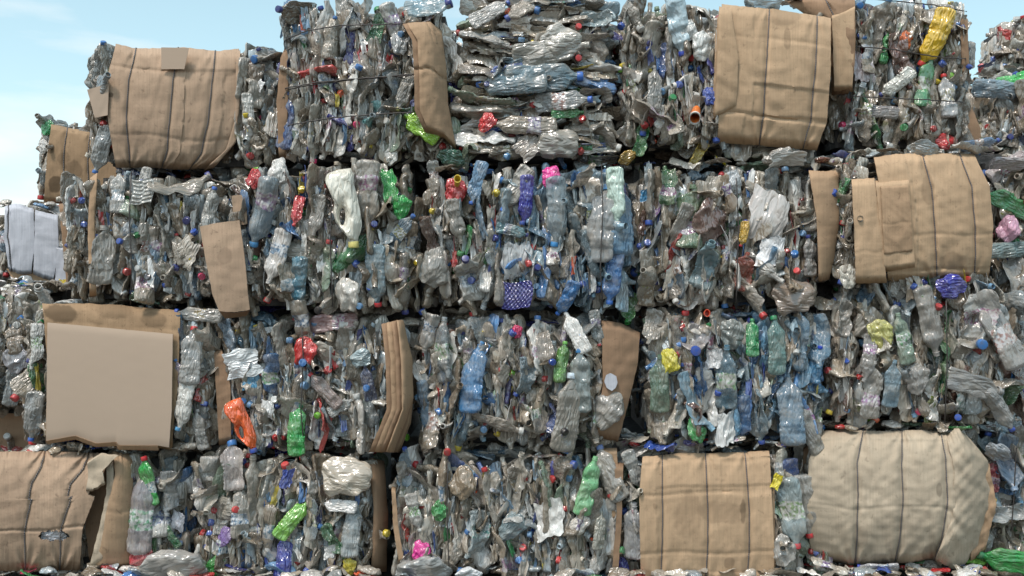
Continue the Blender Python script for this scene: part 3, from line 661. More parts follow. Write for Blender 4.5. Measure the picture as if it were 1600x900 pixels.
V_ = PB('V', (1548, 664, 1830, 916), 0.12, 'bottom row bale of bluish bottles with a green bottle at the lower right corner', regions=[(1500, 664, 1660, 910)], n=60)
W_ = PB('W', (58, 178, 330, 322), 0.95, 'small far bale with water stained cardboard, behind the left end of the wall', regions=[(58, 180, 150, 320)], n=34, sides='lt')
X_ = PB('X', (-6, 318, 260, 446), 0.60, 'far bale fronted by white cardboard, behind the left end of the wall', regions=[(0, 322, 20, 446), (60, 424, 110, 446)], n=18, sides='lt')
Y_ = PB('Y', (-190, 446, 62, 652), 0.12, 'loose clear bottle bale at the left edge of the picture beside the plain square panel', regions=[(-60, 448, 66, 650)], n=60, sides='r')
Y2 = PB('Y2', (-200, 655, 52, 780), 0.30, 'shaded bale with brown cardboard at the left edge, above the torn cardboard bale', regions=[(-40, 690, 50, 712)], n=8)
F_ = PB('F', (1524, 112, 1800, 250), 0.55, 'pale cluttered far bale at the right edge of the picture beside the sky', regions=[(1524, 114, 1640, 248)], n=60, sides='lt')
F2 = PB('F2', (1540, 232, 1830, 480), 0.20, 'clear and green bottle bale at the right edge beside the folded cardboard strip bale', regions=[(1545, 236, 1660, 474)], n=70)
Z1 = PB('Z1', (600, 76, 850, 262), 1.05, 'bale standing behind the wall, seen in the slot between two top row bales', regions=[(690, 80, 740, 240)], n=10)
F3 = PB('F3', (1586, 14, 1840, 118), 0.9, 'topmost far bale peeking in at the right edge above the cluttered one', regions=[(1586, 16, 1650, 112)], n=20, depth=0.36, sides='lt')
Z2 = PB('Z2', (930, 470, 1085, 706), 0.95, 'shaded bale deep in the dark gap between two third row bales', n=16)  # unseen bale, added so no sky shows through the gap
Z3 = PB('Z3', (570, 250, 730, 486), 1.0, 'shaded bale deep in the narrow slot behind the second row', n=12)  # added out of sight to block the sky behind this slot
Z4 = PB('Z4', (520, 700, 690, 900), 0.95, 'shaded bale deep in the dark slot of the bottom row', n=12)  # added behind the bottom row to keep its slot dark
for b in (W_, X_, F_, Z1, F3, Y2, Z2, Z3, Z4): b.root['group'] = 'bales standing behind the wall'

# ------------------------------------------------------------------ cardboard
def front(b, *a, **k): return sheet(b, *a, **k)
# A
sheet(A_, [(181, 68), (212, 76), (290, 74), (340, 80), (373, 76)], [(373, 76), (370, 130), (367, 190), (352, 240), (326, 262)], [(180, 262), (230, 262), (280, 266), (326, 264)], [(181, 68), (168, 120), (168, 180), (182, 262)],
      'pink', 0.085, 0.05, (0.16, 0.50, 0.80), seed=1, creases=((0.18, 0.006), (0.72, 0.003)), ysides=(0.03, 0.05), seams=((0.60, 0.18, 1.1, 0.005), (0.90, 0.2, 1.1, 0.004)), nu=110, nv=80)
sheet(A_, [(372, 78), (375, 78)], [(375, 78), (374, 160), (368, 222), (334, 262)], [(318, 266), (334, 262)], [(366, 90), (366, 190), (352, 236), (318, 266)], 'pink', 0.105, 0.02, (), seed=2, nu=8)
sheet(A_, [(252, 74), (295, 75)], [(295, 75), (288, 108)], [(252, 108), (288, 108)], [(252, 74), (252, 108)], 'plain', 0.045, 0.0, (), seed=3, nu=10, nv=10, thick=0.002, rough=0.1, edge=0, jag=0.3, name='paper_patch', label='plain taupe patch stuck on the cardboard')
sheet(A_, [(136, 140), (170, 131)], [(170, 131), (168, 180)], [(148, 184), (168, 180)], [(136, 140), (148, 184)], 'plain', 0.05, 0.0, (), seed=4, nu=14, nv=14, rough=0.5, edge=0, jag=0.6, ysides=(0, 0.0), label='small cardboard flap sticking out at the left')
# B curved side sheet, layered
for i, (dx, dy, mt) in enumerate(((0, 0.0, 'tan'), (14, 0.03, 'tan'), (-8, 0.012, 'dark'))):
    sheet(B_, [(636 + dx, 36), (664 + dx * .6, 34), (690, 48)], [(690, 48), (697, 100), (700, 160), (708, 205), (714, 236)], [(672 + dx, 208), (694, 216), (714, 238)], [(636 + dx, 36), (652 + dx, 62), (655 + dx, 110), (656 + dx, 172), (672 + dx, 208)],
          mt, -0.06 + dy, 0.03, (), seed=10 + i, ysides=(0, 0.11), creases=((0.42, 0.010), (0.07, 0.006)), nu=30)
sheet(B_, [(438, 90), (452, 60)], [(452, 60), (450, 150), (446, 250)], [(436, 252), (446, 250)], [(438, 90), (432, 160), (436, 252)], 'dark', 0.09, 0.02, (), seed=14, nu=12)
sheet(Z1, [(690, 74), (718, 80)], [(718, 80), (718, 210)], [(700, 212), (718, 210)], [(690, 74), (694, 150), (700, 212)], 'tan', 1.0, 0.02, (), seed=15, nu=14)
# D
sheet(D_, [(1128, 6), (1160, 10), (1210, 14), (1298, 28)], [(1298, 28), (1298, 110), (1292, 190), (1276, 234)], [(1122, 224), (1170, 226), (1230, 232), (1276, 236)], [(1128, 6), (1124, 70), (1124, 150), (1120, 224)],
      'gold', 0.04, 0.045, (0.42, 0.86), seed=20, creases=((0.78, 0.006), (0.22, 0.003)), ysides=(0.0, 0.05), seams=((0.30, 0.0, 0.22, 0.005), (0.31, 0.55, 0.8, 0.006), (0.24, 0.78, 1.1, 0.004)), nu=110, nv=80)
for i in range(3):
    sheet(D_, [(1124 - 3 * i, 10 + 16 * i), (1142 + 6 * i, 12 + 20 * i)], [(1142 + 6 * i, 12 + 20 * i), (1154 - 2 * i, 90), (1150 - 4 * i, 172 - 10 * i)], [(1116 - 2 * i, 190), (1150 - 4 * i, 176 - 10 * i)], [(1124 - 3 * i, 10 + 16 * i), (1121 - 2 * i, 100), (1116 - 2 * i, 190)],
          'gold', 0.022 - 0.016 * (i == 0) + 0.012 * i, 0.03, (), seed=21 + i, nu=14)
# E left cardboard, curved
sheet(E_, [(1226, 0), (1262, -6), (1336, -2)], [(1336, -2), (1337, 60), (1335, 110), (1326, 146)], [(1300, 148), (1326, 146)], [(1226, 0), (1270, 30), (1298, 80), (1300, 148)], 'dark', 0.17, 0.03, (0.55,), seed=26, ysides=(0.08, 0), creases=((0.3, 0.004),), jag=0.8)
sheet(E_, [(1300, 20), (1336, 4)], [(1336, 4), (1334, 140)], [(1304, 142), (1330, 146)], [(1300, 20), (1304, 142)], 'gold', 0.15, 0.01, (), seed=27, nu=16)
sheet(E_, [(1500, 20), (1512, 30)], [(1512, 30), (1516, 110)], [(1504, 118), (1514, 122)], [(1500, 20), (1504, 118)], 'dark', 0.24, 0.01, (), seed=28, nu=10)
sheet(E_, [(1504, 150), (1520, 170)], [(1520, 170), (1532, 200), (1534, 236)], [(1512, 236), (1534, 236)], [(1504, 150), (1510, 200), (1512, 236)], 'dark', 0.3, 0.02, (), seed=29, nu=12)
# G: upright folded strip near the left, H: flap
sheet(G_, [(141, 278), (152, 270)], [(152, 270), (147, 350), (150, 462)], [(140, 464), (150, 464)], [(141, 278), (137, 360), (140, 464)], 'tan', 0.0, 0.015, (), seed=30, nu=10, rough=1.4)
sheet(G_, [(92, 318), (104, 318)], [(104, 318), (112, 450)], [(104, 450), (112, 450)], [(92, 318), (104, 450)], 'dark', 0.1, 0.01, (), seed=31, nu=10)
sheet(H_, [(362, 306), (384, 304)], [(384, 304), (386, 350)], [(368, 352), (386, 350)], [(362, 306), (366, 352)], 'pink', 0.0, 0.0, (), seed=32, nu=12, nv=14, edge=0)
sheet(H_, [(312, 354), (340, 348), (374, 344)], [(374, 344), (382, 400), (390, 484)], [(342, 486), (366, 488), (390, 484)], [(312, 354), (322, 410), (332, 460), (342, 486)], 'pink', -0.075, 0.01, (), seed=33, nu=30, nv=36, edge=0.0, jag=0.8, label='bent cardboard flap')
sheet(H_, [(342, 486), (366, 489), (390, 485)], [(390, 485), (384, 494)], [(352, 498), (384, 494)], [(342, 486), (352, 498)], 'dark', -0.07, 0.0, (), seed=34, nu=20, nv=8, edge=0.0, jag=0.4, ramp=lambda u, w: 0.05 * w)
# J right sheet
sheet(J_, [(1264, 266), (1290, 268), (1310, 262)], [(1310, 262), (1311, 350), (1304, 400), (1296, 436)], [(1280, 440), (1296, 436)], [(1264, 266), (1276, 340), (1280, 440)], 'tan', -0.01, 0.02, (), seed=36, nu=24, ysides=(0, 0.05))
# K
sheet(K_, [(1366, 246), (1400, 240), (1460, 240), (1522, 240)], [(1522, 240), (1546, 290), (1552, 350), (1550, 400), (1544, 434)], [(1388, 440), (1450, 438), (1500, 438), (1544, 434)], [(1366, 246), (1380, 320), (1384, 400), (1388, 440)],
      'gold', 0.0, 0.045, (0.47, 0.84), seed=40, creases=((0.92, 0.006), (0.65, 0.003)), ysides=(0, 0.05), seams=((0.30, 0, 1.1, 0.006),), nu=110, nv=80)
sheet(K_, [(1331, 280), (1366, 278)], [(1366, 278), (1376, 350), (1386, 442)], [(1338, 443), (1386, 442)], [(1331, 280), (1335, 360), (1338, 443)], 'gold', -0.045, 0.02, (), seed=41, nu=30, creases=((0.7, 0.003),))
sheet(K_, [(1368, 282), (1420, 278)], [(1420, 278), (1424, 340), (1430, 420)], [(1382, 425), (1430, 420)], [(1368, 282), (1382, 425)], 'gold', -0.055, 0.012, (), seed=42, nu=26)
sheet(K_, [(1376, 286), (1418, 284)], [(1418, 284), (1424, 340), (1426, 398)], [(1382, 404), (1426, 398)], [(1376, 286), (1382, 404)], 'tan', -0.066, 0.010, (), seed=43, nu=26, creases=((0.55, 0.002),))
# L
sheet(L_, [(66, 474), (140, 474), (200, 478), (282, 486)], [(282, 486), (278, 600), (268, 702)], [(72, 692), (118, 684), (150, 696), (182, 694), (184, 700), (246, 700), (268, 704)], [(66, 474), (74, 560), (70, 692)],
      'damp', 0.0, 0.03, (), seed=50, edge=0.03, creases=((0.15, 0.004),), jag=1.6)
sheet(L_, [(74, 504), (270, 522)], [(270, 522), (268, 640), (264, 698)], [(72, 689), (118, 681), (150, 693), (182, 691), (184, 696), (246, 697), (264, 700)], [(74, 504), (72, 689)],
      'plain', -0.047, 0.006, (), seed=51, edge=0.004, rough=0.08, jag=0.35, name='cardboard_panel', label='smooth blank taupe square panel')
sheet(L_, [(72, 689), (118, 681), (150, 693), (182, 691), (184, 696), (246, 697)], [(246, 697), (248, 704)], [(74, 694), (118, 687), (150, 699), (182, 697), (184, 703), (248, 704)], [(72, 689), (74, 694)], 'tan', -0.05, 0.0, (), seed=52, nv=5, edge=0, rough=0.2, jag=0.3, ramp=lambda u, w: 0.02 * w, nu=50)
# M left strip and right layered stack
sheet(M_, [(334, 548), (346, 546)], [(346, 546), (360, 600), (362, 690)], [(342, 696), (360, 694)], [(334, 548), (338, 620), (342, 696)], 'dark', 0.03, 0.0, (), seed=55, nu=14)
for i in range(4):
    sheet(M_, [(596 + 8 * i, 506 - 2 * i), (624 + 2 * i, 500)], [(624 + 2 * i, 500), (641 + i, 560), (646, 620), (642 - 3 * i, 660), (624 - 3 * i, 706)], [(576 + 9 * i, 706), (624 - 3 * i, 708)], [(596 + 8 * i, 506 - 2 * i), (602 + 8 * i, 560), (604 + 8 * i, 640), (576 + 9 * i, 706)],
          'dark' if i in (0, 2) else 'tan', -0.03 - 0.017 * i, 0.03, (), seed=56 + i, nu=24, ysides=(0, 0.08), edge=0.02)
# N right sheet with sticker
sheet(N_, [(940, 500), (970, 504), (1000, 520)], [(1000, 520), (996, 570), (984, 620), (966, 690)], [(930, 684), (966, 690)], [(940, 500), (942, 600), (930, 684)], 'dark', 0.02, 0.02, (), seed=60, nu=30, ysides=(0, 0.03), label='brown cardboard side sheet')
sheet(N_, [(947, 586), (954, 583), (963, 588)], [(963, 588), (965, 598), (962, 606)], [(948, 606), (956, 611), (962, 606)], [(947, 586), (944, 596), (948, 606)], 'white', -0.012, 0.0, (), seed=61, nu=10, nv=10, thick=0.002, edge=0, rough=0.1, jag=0.3, name='sticker')
# Q
def qhole(p):
    x, y = p[:, 0], p[:, 1]; q = np.clip(1 - ((x - 84) / 25) ** 4, 0, 1); return (q > 0) & (y > 838 - q * (9 + 1.6 * np.sin(x * 0.6) + np.sin(x * 1.7))) & (y < 838 + q * (7 + 1.5 * np.sin(x * 0.4 + 1) + 0.8 * np.sin(x * 1.3)))
sheet(Q_, [(-60, 712), (0, 706), (60, 704), (160, 708), (172, 716)], [(172, 716), (162, 740), (140, 764), (136, 790), (148, 776), (128, 830), (124, 892)], [(-60, 884), (0, 892), (60, 892), (124, 888)], [(-60, 712), (-70, 800), (-60, 884)],
      'pink', 0.0, 0.06, (0.55, 0.84), gather=0.009, seed=64, hole=qhole, creases=((0.70, 0.006),), nu=230, nv=160, jag=1.6)
sheet(Q_, [(176, 706), (206, 710)], [(206, 710), (208, 800), (204, 888)], [(146, 896), (204, 890)], [(176, 706), (180, 740), (166, 800), (158, 850), (146, 896)], 'tan', -0.04, 0.03, (), seed=65, nu=30, jag=1.8, ysides=(0.0, 0.05), creases=((0.5, 0.003),))
sheet(Q_, [(150, 718), (180, 704)], [(180, 704), (176, 760), (160, 820)], [(140, 880), (160, 890)], [(150, 718), (136, 780), (134, 830), (140, 880)], 'dark', 0.035, 0.0, (), seed=66, nu=20)
sheet(Q_, [(136, 722), (158, 708), (184, 712)], [(184, 712), (160, 736), (164, 756)], [(134, 768), (150, 766), (164, 756)], [(136, 722), (138, 744), (134, 768)], 'beige', -0.075, 0.0, (), seed=67, nu=22, nv=20, rough=2.4, jag=2.0, edge=0.02, ramp=lambda u, w: -0.02 * u, label='curled torn corner of the cardboard')
sheet(Q_, [(166, 730), (176, 722)], [(176, 722), (178, 760), (166, 820), (158, 880)], [(138, 890), (158, 884)], [(166, 730), (166, 770), (156, 820), (138, 890)], 'beige', -0.06, 0.0, (), seed=68, nu=12, rough=1.8, jag=1.6, edge=0.02)
# R gap sheet, S right strips
sheet(R_, [(576, 716), (600, 720)], [(600, 720), (606, 800), (604, 892)], [(580, 896), (604, 894)], [(576, 716), (584, 790), (580, 896)], 'dark', 0.06, 0.04, (), seed=70, nu=24, ysides=(0, 0.08))
sheet(S_, [(936, 700), (964, 700)], [(964, 700), (966, 760), (968, 812)], [(958, 816), (968, 812)], [(936, 700), (952, 760), (958, 816)], 'tan', 0.03, 0.0, (), seed=71, nu=18)
sheet(S_, [(960, 720), (974, 724)], [(974, 724), (972, 800), (966, 896)], [(956, 898), (966, 896)], [(960, 720), (964, 800), (956, 898)], 'dark', 0.0, 0.0, (), seed=72, nu=12)
sheet(S_, [(612, 760), (618, 762)], [(618, 762), (622, 820), (632, 880)], [(624, 884), (632, 880)], [(612, 760), (614, 820), (624, 884)], 'tan', 0.0, 0.0, (), seed=73, nu=8)
# T
sheet(T_, [(1004, 714), (1026, 712), (1060, 708), (1130, 708), (1202, 704)], [(1202, 704), (1206, 780), (1210, 860), (1208, 916)], [(1002, 916), (1208, 916)], [(1004, 714), (999, 780), (1002, 916)],
      'gold', 0.0, 0.035, (0.16, 0.50, 0.81), seed=75, creases=((0.3, 0.004), (0.75, 0.004), (0.06, 0.004)), edge=0.03, seams=((0.62, 0.04, 0.3, 0.004), (0.13, 0.25, 0.9, 0.004)), nu=110, nv=80)
sheet(T_, [(1203, 760), (1210, 760)], [(1210, 760), (1212, 902)], [(1200, 902), (1212, 902)], [(1203, 760), (1200, 902)], 'tan', 0.01, 0.02, (), seed=76, nu=8)
# U wrapped bale: front curves round to both sides
sheet(U_, [(1284, 674), (1320, 672), (1380, 674), (1440, 672), (1486, 676)], [(1486, 676), (1494, 720), (1492, 790), (1482, 850), (1470, 886)], [(1268, 872), (1310, 878), (1330, 884), (1380, 880), (1420, 880), (1456, 874), (1470, 886)], [(1284, 674), (1264, 720), (1260, 800), (1268, 872)],
      'beige', 0.0, 0.075, (0.33, 0.63, 0.93), seed=80, ysides=(0.07, 0.0), creases=((0.58, 0.003), (0.08, 0.004)), wd=0.010, rough=1.25, edge=0.06, gather=0.007, nu=120, nv=90)
sheet(U_, [(1480, 684), (1496, 666), (1512, 684)], [(1512, 684), (1544, 720), (1548, 780), (1530, 850), (1500, 892)], [(1462, 874), (1484, 888), (1500, 894)], [(1480, 684), (1492, 740), (1488, 810), (1462, 874)],
      'beige', -0.035, 0.04, (), seed=81, rough=3.2, ysides=(0, 0.12), jag=3, edge=0.02, label='crumpled end of the beige wrapping')
sheet(U_, [(1520, 700), (1546, 724)], [(1546, 724), (1558, 790), (1540, 860)], [(1516, 880), (1538, 862)], [(1520, 700), (1530, 790), (1516, 880)], 'tan', 0.05, 0.02, (), seed=82, rough=3, nu=24, jag=3)
sheet(U_, [(1256, 700), (1268, 690)], [(1268, 690), (1266, 760)], [(1254, 765), (1264, 765)], [(1256, 700), (1254, 765)], 'dark', 0.11, 0.0, (), seed=83, nu=10)
# W, X, Y2
sheet(W_, [(80, 194), (110, 200), (146, 206), (200, 208)], [(200, 208), (200, 322)], [(68, 316), (110, 320), (200, 322)], [(80, 194), (74, 240), (68, 316)], 'damp', 0.90, 0.03, (0.22, 0.52), seed=85, nu=50, label='cardboard with dark water stains')
sheet(X_, [(8, 322), (26, 318), (52, 326)], [(52, 326), (54, 380), (48, 430)], [(14, 424), (30, 430), (48, 430)], [(8, 322), (6, 370), (14, 424)], 'white', 0.53, 0.012, (0.14,), seed=86, nu=30)
sheet(X_, [(55, 328), (90, 336)], [(90, 336), (92, 400), (82, 440)], [(52, 430), (82, 440)], [(55, 328), (52, 430)], 'white', 0.52, 0.012, (), seed=87, nu=24)
sheet(X_, [(88, 384), (98, 386)], [(98, 386), (106, 446)], [(86, 444), (106, 446)], [(88, 384), (86, 444)], 'white', 0.50, 0.0, (), seed=88, nu=14)
sheet(X_, [(10, 420), (60, 428), (100, 438)], [(100, 438), (102, 448)], [(18, 434), (60, 442), (102, 448)], [(10, 420), (18, 434)], 'tan', 0.56, 0.0, (), seed=89, nv=12, edge=0)
sheet(Y2, [(-80, 640), (20, 646), (56, 640)], [(56, 640), (50, 700)], [(-80, 700), (50, 702)], [(-80, 640), (-80, 700)], 'dark', 0.26, 0.0, (), seed=90, nu=24, edge=0)

# ------------------------------------------------------------------ things in the bales that stand out
W8 = (222, 220, 212)
# (bale, kind, u, v, length px, angle of the neck: 0 up 90 right 180 down, colour, opacity, cap colour, label, front offset, thin-axis yaw)
HERO = [
 ('B', 'jug', 664, 194, 66, 305, (150, 205, 60), 1.0, None, 'lime green crushed jug', .06, 0),
 ('E', 'nice', 1462, 58, 92, 195, (235, 190, 20), 1.0, (205, 40, 35), 'large yellow bottle with a red cap', .05, 0),
 ('E', 'wad', 1478, 222, 36, 90, (205, 25, 40), 1.0, None, 'red crushed pot', .05, 0),
 ('E', 'wad', 1415, 62, 30, 170, (235, 110, 40), 1.0, None, 'orange lump', .03, 0),
 ('E', 'nice', 1402, 130, 60, 225, (215, 215, 205), 1.0, (25, 45, 120), 'white bottle with a navy cap', .05, 0),
 ('E', 'nice', 1383, 75, 52, 10, (35, 150, 70), .7, None, 'green bottle', .03, 0),
 ('E', 'std', 1405, 95, 90, 175, (95, 55, 45), .8, None, 'brown bottle', .03, 0),
 ('E', 'std', 1448, 130, 80, 10, (90, 165, 110), .55, None, 'pale green bottle', .03, 0),
 ('E', 'nice', 1480, 150, 70, 0, (190, 190, 190), .6, (200, 35, 40), None, .04, 0),
 ('E', 'scrap', 1350, 105, 50, 0, (205, 195, 200), .7, None, None, .04, 0),
 ('E', 'wad', 1384, 175, 60, 90, (170, 165, 165), .5, None, None, .04, 0),
 ('I', 'wad', 862, 276, 40, 20, (245, 50, 160), .95, None, 'bright pink film', .04, 0),
 ('I', 'nice', 822, 312, 78, 180, (35, 40, 160), .85, (60, 90, 170), 'royal blue bottle', .04, 0),
 ('I', 'nice', 886, 466, 62, 200, (40, 130, 200), .55, (40, 110, 200), 'bright blue bottle', .05, 0),
 ('I', 'nice', 958, 430, 90, 190, (60, 130, 200), .45, (40, 110, 200), 'blue bottle', .04, 0),
 ('I', 'nice', 968, 340, 120, 5, (110, 160, 195), .4, None, None, .03, 0),
 ('I', 'nice', 962, 306, 92, 180, (190, 212, 198), 1.0, (205, 205, 200), 'long pale mint green tube bottle', .07, 0),
 ('I', 'nice', 940, 350, 130, 0, (185, 188, 188), .4, (90, 150, 200), None, .03, 0),
 ('I', 'nice', 870, 330, 110, 175, (150, 170, 180), .4, (60, 140, 200), None, .03, 0),
 ('I', 'wad', 712, 298, 46, 10, (200, 35, 45), .95, None, 'red pot', .04, 0),
 ('I', 'wad', 678, 276, 46, 0, (190, 190, 184), .6, None, None, .05, 0),
 ('I', 'nice', 745, 285, 70, 200, (110, 160, 200), .5, (40, 100, 190), None, .05, 0),
 ('I', 'nice', 805, 295, 80, 215, (190, 185, 175), .5, (70, 120, 200), None, .04, 0),
 ('I', 'scrap', 808, 408, 62, 0, (190, 190, 190), .85, None, None, .05, 0),
 ('I', 'wad', 680, 420, 66, 0, (176, 176, 170), .45, None, None, .05, 0),
 ('I', 'wad', 736, 436, 60, 0, (190, 190, 184), .55, None, None, .05, 0),
 ('I', 'nice', 712, 345, 70, 170, (160, 155, 145), .5, None, None, .05, 0),
 ('I', 'wad', 800, 360, 44, 90, (120, 165, 175), .45, None, None, .05, 0),
 ('I', 'std', 982, 480, 50, 200, (25, 130, 50), .6, None, 'green bottle', .04, 0),
 ('H', 'nice', 408, 330, 112, 190, (150, 170, 182), .38, (90, 160, 215), None, .06, 0),
 ('H', 'wad', 398, 280, 34, 0, (205, 35, 45), .9, None, 'red crumpled plastic', .02, 0),
 ('H', 'wad', 436, 270, 46, 0, (222, 220, 214), .95, None, 'white crumpled plastic', .05, 0),
 ('H', 'wad', 626, 322, 40, 10, (30, 170, 75), .9, None, 'bright green pot', .05, 0),
 ('H', 'std', 608, 290, 60, 350, (30, 160, 70), .8, None, None, .03, 0),
 ('H', 'nice', 575, 305, 110, 185, (175, 170, 160), .5, (225, 200, 70), None, .03, 0),
 ('H', 'scrap', 590, 404, 36, 0, (215, 215, 215), .9, None, None, .05, 0),
 ('H', 'nice', 588, 430, 96, 185, (130, 160, 172), .42, (200, 40, 50), None, .04, 0),
 ('H', 'wad', 545, 460, 54, 0, (205, 200, 190), .85, None, None, .05, 0),
 ('H', 'nice', 465, 330, 50, 190, (205, 35, 45), .95, (205, 30, 40), 'thin red bottle', .05, 0),
 ('H', 'wad', 496, 335, 56, 30, (182, 178, 170), .55, None, None, .04, 0),
 ('H', 'nice', 434, 400, 88, 195, (205, 200, 194), .75, None, None, .05, 0),
 ('H', 'nice', 627, 360, 66, 40, (110, 140, 160), .5, (60, 110, 180), None, .04, 0),
 ('H', 'nice', 468, 440, 80, 180, (70, 140, 165), .5, None, None, .03, 0),
 ('J', 'scrap', 1200, 340, 96, 15, (205, 198, 192), .85, None, 'torn whitish film', .05, 0),
 ('J', 'scrap', 1204, 392, 52, 10, (235, 235, 235), 1.0, None, 'torn white film', .06, 0),
 ('J', 'wad', 1106, 346, 74, 0, (112, 84, 76), .85, None, 'brown crumpled bag', .05, 0),
 ('J', 'wad', 1104, 416, 74, 0, (130, 160, 168), .55, None, 'pale blue crumpled bag', .06, 0),
 ('J', 'wad', 1146, 288, 44, 0, (190, 196, 200), .8, None, None, .05, 0),
 ('J', 'scrap', 1006, 306, 22, 0, (0, 128, 180), 1.0, None, 'small bright blue square of plastic', .06, 0),
 ('J', 'std', 1044, 290, 64, 5, (60, 110, 70), .6, None, None, .04, 0),
 ('J', 'std', 1080, 340, 100, 5, (90, 125, 90), .6, None, None, .03, 0),
 ('J', 'wad', 1238, 462, 70, 90, (150, 132, 118), .75, None, None, .06, 0),
 ('J', 'nice', 1162, 365, 40, 185, (210, 165, 40), .95, (205, 40, 50), 'small yellow bottle with a red cap', .05, 0),
 ('J', 'std', 1162, 425, 60, 5, (165, 78, 60), .55, None, None, .02, 0),
 ('J', 'scrap', 1290, 340, 36, 20, (215, 200, 208), .7, None, None, .05, 0),
 ('J', 'wad', 1062, 350, 60, 0, (176, 170, 160), .6, None, None, .05, 0),
 ('J', 'wad', 1265, 400, 56, 0, (165, 160, 155), .5, None, None, .05, 0),
 ('D', 'nice', 1060, 36, 100, 165, (190, 215, 225), .8, (40, 70, 180), 'pale blue printed bottle', .05, 0),
 ('D', 'wad', 1096, 70, 48, 0, (226, 226, 220), .95, None, 'white crumpled bottle', .05, 0),
 ('D', 'wad', 1076, 48, 36, 0, (215, 218, 215), .8, None, None, .05, 0),
 ('D', 'std', 1002, 215, 60, 20, (40, 130, 60), .6, None, 'green bottle', .05, 0),
 ('D', 'std', 1090, 240, 50, 215, (200, 175, 70), .85, None, 'mustard yellow bottle neck poking out below', .07, 0),
 ('D', 'wad', 1022, 138, 62, 0, (172, 170, 164), .45, None, None, .05, 0),
 ('D', 'wad', 1110, 150, 30, 0, (40, 80, 180), .8, None, None, .04, 0),
 ('C', 'nice', 848, 122, 130, 85, (110, 145, 160), .42, (60, 110, 190), 'blue tinted bottle lying flat', .05, 0),
 ('C', 'nice', 800, 130, 110, 265, (120, 155, 170), .42, (70, 120, 200), None, .05, 0),
 ('C', 'nice', 790, 112, 60, 260, (60, 100, 180), .6, None, None, .03, 0),
 ('C', 'wad', 760, 190, 34, 30, (220, 30, 40), .95, None, 'bright red crushed cup', .05, 0),
 ('C', 'nice', 820, 196, 100, 268, (160, 150, 135), .55, (205, 60, 65), None, .05, 0),
 ('C', 'nice', 886, 176, 50, 85, (30, 150, 75), .7, None, 'green bottle', .05, 0),
 ('C', 'wad', 876, 64, 66, 90, (190, 186, 176), .75, None, None, .06, 0),
 ('C', 'wad', 935, 28, 50, 90, (165, 185, 190), .6, None, None, .06, 0),
 ('C', 'nice', 860, 80, 120, 80, (185, 182, 172), .5, None, None, .04, 0),
 ('C', 'wad', 870, 225, 66, 90, (172, 168, 158), .55, None, None, .06, 0),
 ('C', 'scrap', 826, 228, 46, 50, (160, 150, 140), .8, None, None, .07, 0),
 ('C', 'nice', 880, 158, 90, 88, (160, 165, 165), .45, (60, 110, 200), None, .05, 0),
 ('C', 'wad', 765, 20, 60, 60, (190, 190, 186), .5, None, None, .05, 0),
 ('B', 'wad', 518, 60, 58, 0, (176, 166, 150), .6, None, None, .05, 0),
 ('B', 'wad', 545, 20, 52, 0, (184, 178, 168), .6, None, None, .05, 0),
 ('B', 'wad', 624, 70, 34, 0, (170, 172, 172), .8, None, None, .06, 0),
 ('B', 'std', 592, 42, 60, 10, (40, 120, 75), .6, None, None, .03, 0),
 ('B', 'nice', 632, 145, 60, 200, (170, 165, 155), .5, (220, 215, 130), None, .06, 0),
 ('B', 'wad', 668, 12, 70, 90, (150, 180, 190), .4, None, None, .05, 0),
 ('B', 'nice', 448, 190, 90, 10, (40, 80, 140), .6, None, None, .02, 0),
 ('B', 'wad', 582, 178, 34, 0, (130, 190, 190), .7, None, None, .05, 0),
 ('B', 'wad', 610, 244, 30, 0, (225, 222, 215), .95, None, 'white bottle base', .06, 0),
 ('B', 'scrap', 550, 108, 18, 30, (235, 235, 235), 1.0, None, None, .06, 0),
 ('A', 'wad', 160, 100, 60, 0, (190, 194, 192), .5, None, None, .03, 0),
 ('A', 'nice', 388, 175, 60, 180, (200, 198, 190), .8, (225, 200, 70), 'milky bottle with a yellow cap', .05, 0),
 ('A', 'nice', 160, 235, 76, 200, (175, 180, 180), .5, (60, 110, 180), None, .04, 0),
 ('A', 'wad', 398, 112, 40, 0, (120, 105, 90), .8, None, None, .03, 0),
 ('A', 'wad', 418, 106, 56, 0, (165, 170, 170), .4, None, None, .03, 0),
 ('A', 'scrap', 406, 134, 20, 30, (235, 235, 235), 1.0, None, None, .06, 0),
 ('G', 'wad', 222, 292, 56, 30, (190, 188, 182), .55, None, None, .05, 0),
 ('G', 'nice', 186, 300, 70, 0, (185, 185, 180), .5, (35, 35, 40), None, .05, 0),
 ('G', 'scrap', 292, 396, 50, 30, (200, 190, 175), .9, None, 'crumpled tan film', .06, 0),
 ('G', 'nice', 226, 468, 44, 110, (25, 80, 50), .8, None, 'dark green bottle lying at the bottom', .05, 0),
 ('G', 'wad', 280, 390, 44, 0, (150, 140, 125), .7, None, None, .04, 0),
 ('G', 'std', 160, 400, 90, 0, (150, 146, 138), .6, None, None, .05, 0),
 ('G', 'nice', 328, 325, 66, 5, (190, 190, 184), .55, (60, 110, 200), None, .05, 0),
 ('L', 'nice', 300, 556, 90, 5, (180, 182, 180), .45, (210, 50, 60), None, .05, 0),
 ('L', 'nice', 288, 630, 86, 185, (215, 212, 204), .85, (100, 170, 215), 'milky white bottle with a light blue cap', .06, 0),
 ('L', 'wad', 312, 672, 56, 0, (176, 176, 172), .5, None, None, .06, 0),
 ('L', 'wad', 283, 585, 44, 0, (130, 120, 140), .7, None, None, .05, 0),
 ('L', 'nice', 310, 492, 76, 270, (185, 185, 180), .45, (40, 90, 190), None, .07, 0),
 ('L', 'wad', 55, 540, 62, 0, (205, 204, 198), .7, None, None, .05, 0),
 ('L', 'nice', 54, 650, 80, 190, (180, 182, 180), .5, (40, 100, 190), None, .05, 0),
